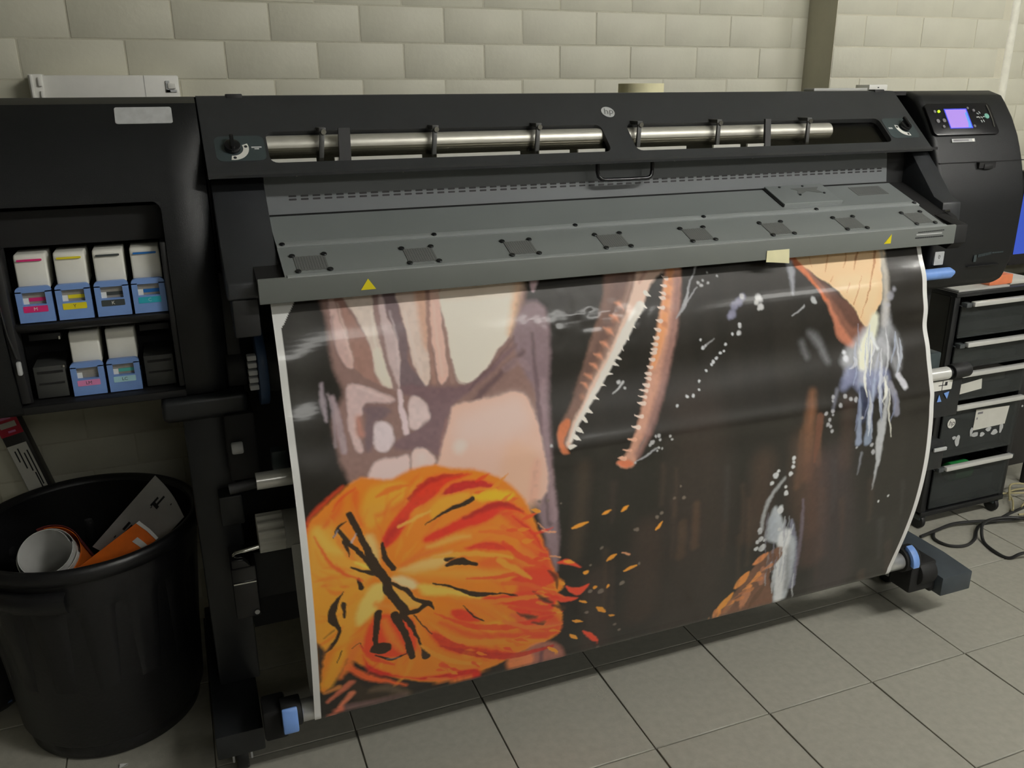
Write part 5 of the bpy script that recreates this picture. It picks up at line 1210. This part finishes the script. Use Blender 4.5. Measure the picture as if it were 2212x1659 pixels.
# ================================================================== LEANING MEDIA CARTON, LEFT OF THE BIN
MBX = thing('media_carton', (-.40, .716, 0), 'long black carton with red band and white label leaning behind the bin', 'carton')
pb, pt = Vector((-.395, .716, .004)), Vector((-.585, .722, .83)); dr = (pt-pb).normalized(); sd = Vector((dr.z, 0, -dr.x)).normalized()
def slab(l0, l1, w0, w1, y0, y1): 
    P = lambda l, w_: pb+dr*l+sd*w_
    return MB().loft([(*P(l0,w0)[:1], y0, P(l0,w0).z), (P(l0,w1).x, y0, P(l0,w1).z), (P(l1,w1).x, y0, P(l1,w1).z), (P(l1,w0).x, y0, P(l1,w0).z)],
                     [(P(l0,w0).x, y1, P(l0,w0).z), (P(l0,w1).x, y1, P(l0,w1).z), (P(l1,w1).x, y1, P(l1,w1).z), (P(l1,w0).x, y1, P(l1,w0).z)])
slab(.012, .84, -.026, .026, .700, .742).build('carton_body', 'boxblack', MBX, bevel=.004)
slab(.26, .615, -.024, .0185, .6985, .7005).build('white_label', 'offwhite', MBX)
rl = slab(.640, .695, -.025, .024, .6985, .7005).build('red_label', 'red', MBX)
slab(.660, .674, -.018, .017, .698, .6986).build('label_bar', 'offwhite', rl); slab(.681, .687, -.012, .012, .698, .6986).build('label_line', 'pink', rl); slab(.647, .652, -.006, .010, .698, .6986).build('label_line', 'pink', rl)
wl_ = MB()
for l0, l1, w in ((.55,.605,-.006),(.54,.59,.003),(.50,.595,.011),(.57,.60,-.014),(.45,.535,.006),(.455,.47,-.010),(.42,.43,-.004)): 
    q = slab(l0, l1, w, w+.003, .698, .6986); wl_.add(q.v, q.f)
wl_.build('label_text', 'print', MBX)
MB().tube([(-.60,.69,.95),(-.57,.685,.84),(-.545,.69,.78),(-.52,.695,.72),(-.505,.697,.70)], .0014, 6).build('strap', 'dialplate', MBX)
# dark bundle on the floor beyond the bin
DB = thing('cable_bag', (-.72, .60, 0), 'black soft bag slumped on the floor behind the waste bin', 'bag')
q = MB(); rowsb = []
for z, r in ((0.0,.09),(.03,.115),(.07,.11),(.11,.085),(.135,.04),(.14,.004)): rowsb.append((r, z))
q.lathe(rowsb, (-.70,.60,0), 24); q.f.append(tuple(range(24))[::-1]); q.build('bag_body', 'boxblack', DB, smooth=80)
MB().tube([(-.79,.52,.03),(-.70,.483,.034),(-.62,.52,.03)], .004, 8).build('bag_seam', 'dimblue', DB)
# paper scrap on the tiles
tag(MB().sheet([[(-.378,.222,.002),(-.362,.221,.006)],[(-.377,.234,.004),(-.36,.232,.002)]], .001).build('paper_scrap', 'paper'), 'tiny white paper scrap on the floor in front of the bin', 'scrap')

# ================================================================== DRAWER TROLLEY
TX0, TX1, TY0, TY1 = 2.045, 2.415, .385, .60
TC = thing('drawer_trolley', (2.23, .49, 0), 'black trolley of smoky drawers with bright silver handles beside the printer', 'trolley')
for x in (TX0, TX1-.022):
    for y in (TY0+.004, TY1-.02): MB().box(x, x+.022, y, y+.02, .055, .795).build('post', 'cartblack', TC, bevel=.002)
MB().box(TX0, TX1, TY0, TY1, .790, .805).build('top_shelf', 'cartblack', TC, bevel=.003)
MB().box(TX0, TX1, TY0, TY1, .05, .068).build('base', 'cartblack', TC, bevel=.003)
MB().box(TX0+.022, TX1-.022, TY1-.012, TY1, .068, .790).build('back_panel', 'deep', TC)
for x in (TX0, TX1-.006): MB().box(x, x+.006, TY0+.02, TY1-.02, .068, .790).build('side_panel', 'drawerdark', TC)
for x in (TX0+.02, TX1-.02):
    for y in (TY0+.02, TY1-.03):
        c_ = MB().cyl((x-.008,y+.006,.026),(x+.008,y+.006,.026),.026,n=20).build('caster', 'dark', TC, bevel=.004); MB().box(x-.014,x+.014,y-.01,y+.02,.034,.052).build('caster_mount', 'dialplate', c_, bevel=.002)
DR = [(.080,.232), (.258,.440), (.452,.550), (.560,.648), (.662,.776)]
for k, (z0, z1) in enumerate(DR):
    x0, x1 = TX0+.026, TX1-.026; yf = TY0-.004
    d = MB().box(x0, x1, yf+.006, TY1-.02, z0, z0+.004).box(x0, x0+.003, yf+.006, TY1-.02, z0, z1-.012).box(x1-.003, x1, yf+.006, TY1-.02, z0, z1-.012).build('drawer', 'drawerdark', TC); d['label'] = 'smoky plastic drawer'
    MB().box(x0-.002, x1+.002, yf, yf+.004, z0, z1-.014).build('drawer_front', 'clear', d)
    MB().box(x0-.006, x1+.006, yf-.001, yf+.012, z1-.014, z1-.010).build('drawer_edge', 'drawer', d, bevel=.001)
    hdl = MB().box(x0+.020, x1-.006, yf-.026, yf-.008, z1-.012, z1+.0035).build('drawer_handle', 'handle', d, bevel=.004); hdl['label'] = 'bright silver handle bar'
    MB().box(x0-.004, x0+.018, yf-.018, yf+.004, z1-.014, z1-.0).box(x1-.004, x1+.008, yf-.018, yf+.004, z1-.014, z1).build('handle_end', 'drawer', d, bevel=.002)
    fd = Frame((0, yf-.0006, z1), (1,0,0), (0,0,-1))
    MB().box(x0+.012, x1-.012, yf+.03, TY1-.03, z0+.006, z0+(z1-z0)*(.45 if k in (0, 1) else .35)).build('contents', 'drawer' if k else 'dialplate', d, bevel=.004)
    if k == 1:
        q = MB(); fd.plate(q, [(2.205,.030),(2.352,.036),(2.345,.098),(2.205,.102)], 0, .0008); ps = q.build('paper_label', 'offwhite', d)
        q = MB(); fd.rect(q, 2.214, 2.236, .040, .047, .0008, .0012); fd.rect(q, 2.212, 2.217, .058, .065, .0008, .0012); q.build('label_print', 'button', ps)
        logo(fd, 2.105, .062, .0165, d, 'white', 'print')
        q = MB()
        for a, b, ra, rb in ((2.145,.128,.010,.020),(2.218,.118,.016,.008),(2.25,.122,.010,.008),(2.276,.108,.012,.008),(2.305,.122,.014,.010),(2.332,.112,.008,.018),(2.128,.116,.008,.006),(2.20,.106,.006,.016)): fd.plate(q, [(a+ra*math.cos(t)*(1+.25*math.sin(3*t+a*90)), b+rb*math.sin(t)) for t in [2*math.pi*i/12 for i in range(12)]], 0, .0006)
        q.build('glue_smears', 'sticker', d)
    if k == 2:
        q = MB(); fd.plate(q, [(2.10,.045),(2.205,.034),(2.21,.068),(2.095,.078)], 0, .0008); q.build('paper_label', 'offwhite', d)
        MB().box(2.24,2.36,.42,.5,z0+.01,z0+.075).build('contents_box', 'smoke', d, bevel=.004)
    if k == 0: MB().cyl((2.175,.42,z0+.10),(2.255,.42,z0+.10),.032,n=20).build('contents_bottle', 'green', d, bevel=.004)
for y0_, y1_, zz in ((.40,.43,.53),):
    MB().box(2.045,2.075,.372,.385,.515,.548).build('side_clip', 'sticker', TC, bevel=.003)
tag(MB().box(2.055,2.265,.39,.60,.8053,.812).build('paper_stack', 'greysheet', bevel=.001), 'thin grey stack of sheets lying on the drawer trolley', 'paper')
bx = MB().box(2.19,2.285,.40,.50,.8123,.842).build('small_carton', 'salmon', bevel=.002); tag(bx, 'small orange carton lying on the drawer trolley', 'carton')
tag(MB().box(2.292,2.40,.41,.58,.8053,.818).build('notebook', 'offwhite', bevel=.002), 'pale notebook lying on the drawer trolley', 'notebook')

# ================================================================== DESK, MONITOR, COMPUTER AT THE RIGHT
DK = thing('desk', (2.95, .56, 0), 'laminate desk at the right end of the room carrying a monitor', 'desk')
MB().box(2.475, 3.5, .35, .73, .72, .745).build('desk_top', 'wood', DK, bevel=.003)
for x in (2.90, 3.44): 
    for y in (.38, .68): MB().box(x, x+.04, y, y+.04, 0, .72).build('leg', 'cartblack', DK, bevel=.003)
MO = thing('monitor', (2.78, .60, .745), 'computer monitor with blue screen standing on the desk', 'monitor')
MB().box(2.505, 3.0, .60, .635, .815, 1.13).build('case', 'blackgloss', MO, bevel=.004)
MB().box(2.520, 2.985, .5985, .6005, .853, 1.115).build('screen', 'monitor', MO)
MB().box(2.72, 2.78, .62, .65, .752, .92).box(2.64, 2.86, .55, .70, .7455, .757).build('stand', 'blackgloss', MO, bevel=.003)
nt_ = MB().box(2.535, 2.60, .5955, .598, .985, 1.03).build('sticky_note', 'mustard', MO)
PC = thing('computer_tower', (2.62, .60, 0), 'black computer tower under the desk beside the trolley', 'computer')
MB().box(2.535, 2.73, .50, .72, .10, .50).build('case', 'boxblack', PC, bevel=.004)
for x in (2.55, 2.70):
    for y in (.53, .69): MB().cyl((x, y, .0), (x, y, .10), .012, n=12).build('stand_leg', 'dark', PC)
MB().cyl((2.575,.4985,.33),(2.575,.501,.33),.004,n=10).build('power_button', 'sticker', PC)
# ---------------------------------------------------------------- cables
def spl(p, k=8):
    P = [Vector(q) for q in p]; n_ = len(P); o_ = []
    for i in range(n_-1):
        p0, p1, p2, p3 = P[max(i-1,0)], P[i], P[i+1], P[min(i+2,n_-1)]
        for j in range(k):
            t = j/k; o_.append(.5*((2*p1)+(-p0+p2)*t+(2*p0-5*p1+4*p2-p3)*t*t+(-p0+3*p1-3*p2+p3)*t**3))
    return o_+[P[-1]]
CB = [([(2.085,.36),(2.048,.32),(2.056,.272),(2.104,.252),(2.164,.27),(2.222,.313),(2.269,.336),(2.334,.337),(2.42,.358),(2.52,.376),(2.7,.42)], 'black cable making a small loop beside the trolley wheel'),
      ([(2.0,.335),(2.089,.350),(2.173,.361),(2.257,.344),(2.334,.32),(2.423,.301),(2.6,.27)], 'black cable running straight past the front of the trolley'),
      ([(2.5,.06),(2.32,.09),(2.203,.123),(2.166,.144),(2.158,.187),(2.179,.248),(2.207,.285),(2.257,.316),(2.314,.321),(2.377,.302),(2.42,.25),(2.5,.2)], 'black cable making a wide loop on the floor tiles')]
for i, (p, lb) in enumerate(CB):
    tag(MB().tube(spl([(x, y, .0052+.0001*i+(.0108 if i == 1 and 1.99 < x < 2.7 else 0)+(.0216 if i == 2 and 2.19 < x < 2.45 else 0)) for x, y in p]), .005, 8).build('cable', 'cable'), lb, 'cable', 'black cables on the floor by the trolley')
BG = [[(2.44,.36),(2.50,.41),(2.56,.47),(2.66,.46),(2.75,.42)], [(2.45,.47),(2.53,.45),(2.60,.42),(2.66,.38),(2.8,.36)], [(2.47,.40),(2.54,.46),(2.60,.49),(2.68,.44)], [(2.45,.34),(2.52,.37),(2.6,.39),(2.7,.33)], [(2.43,.33),(2.49,.315),(2.6,.30),(2.8,.29)]]
for i, p in enumerate(BG):
    tag(MB().tube(spl([(x, y, .0145+.0072*(i % 4)) for x, y in p]), .0035, 8).build('thin_cable', 'beige'), 'thin beige cable lying in a tangle on the floor under the desk', 'cable', 'tangled beige cables')
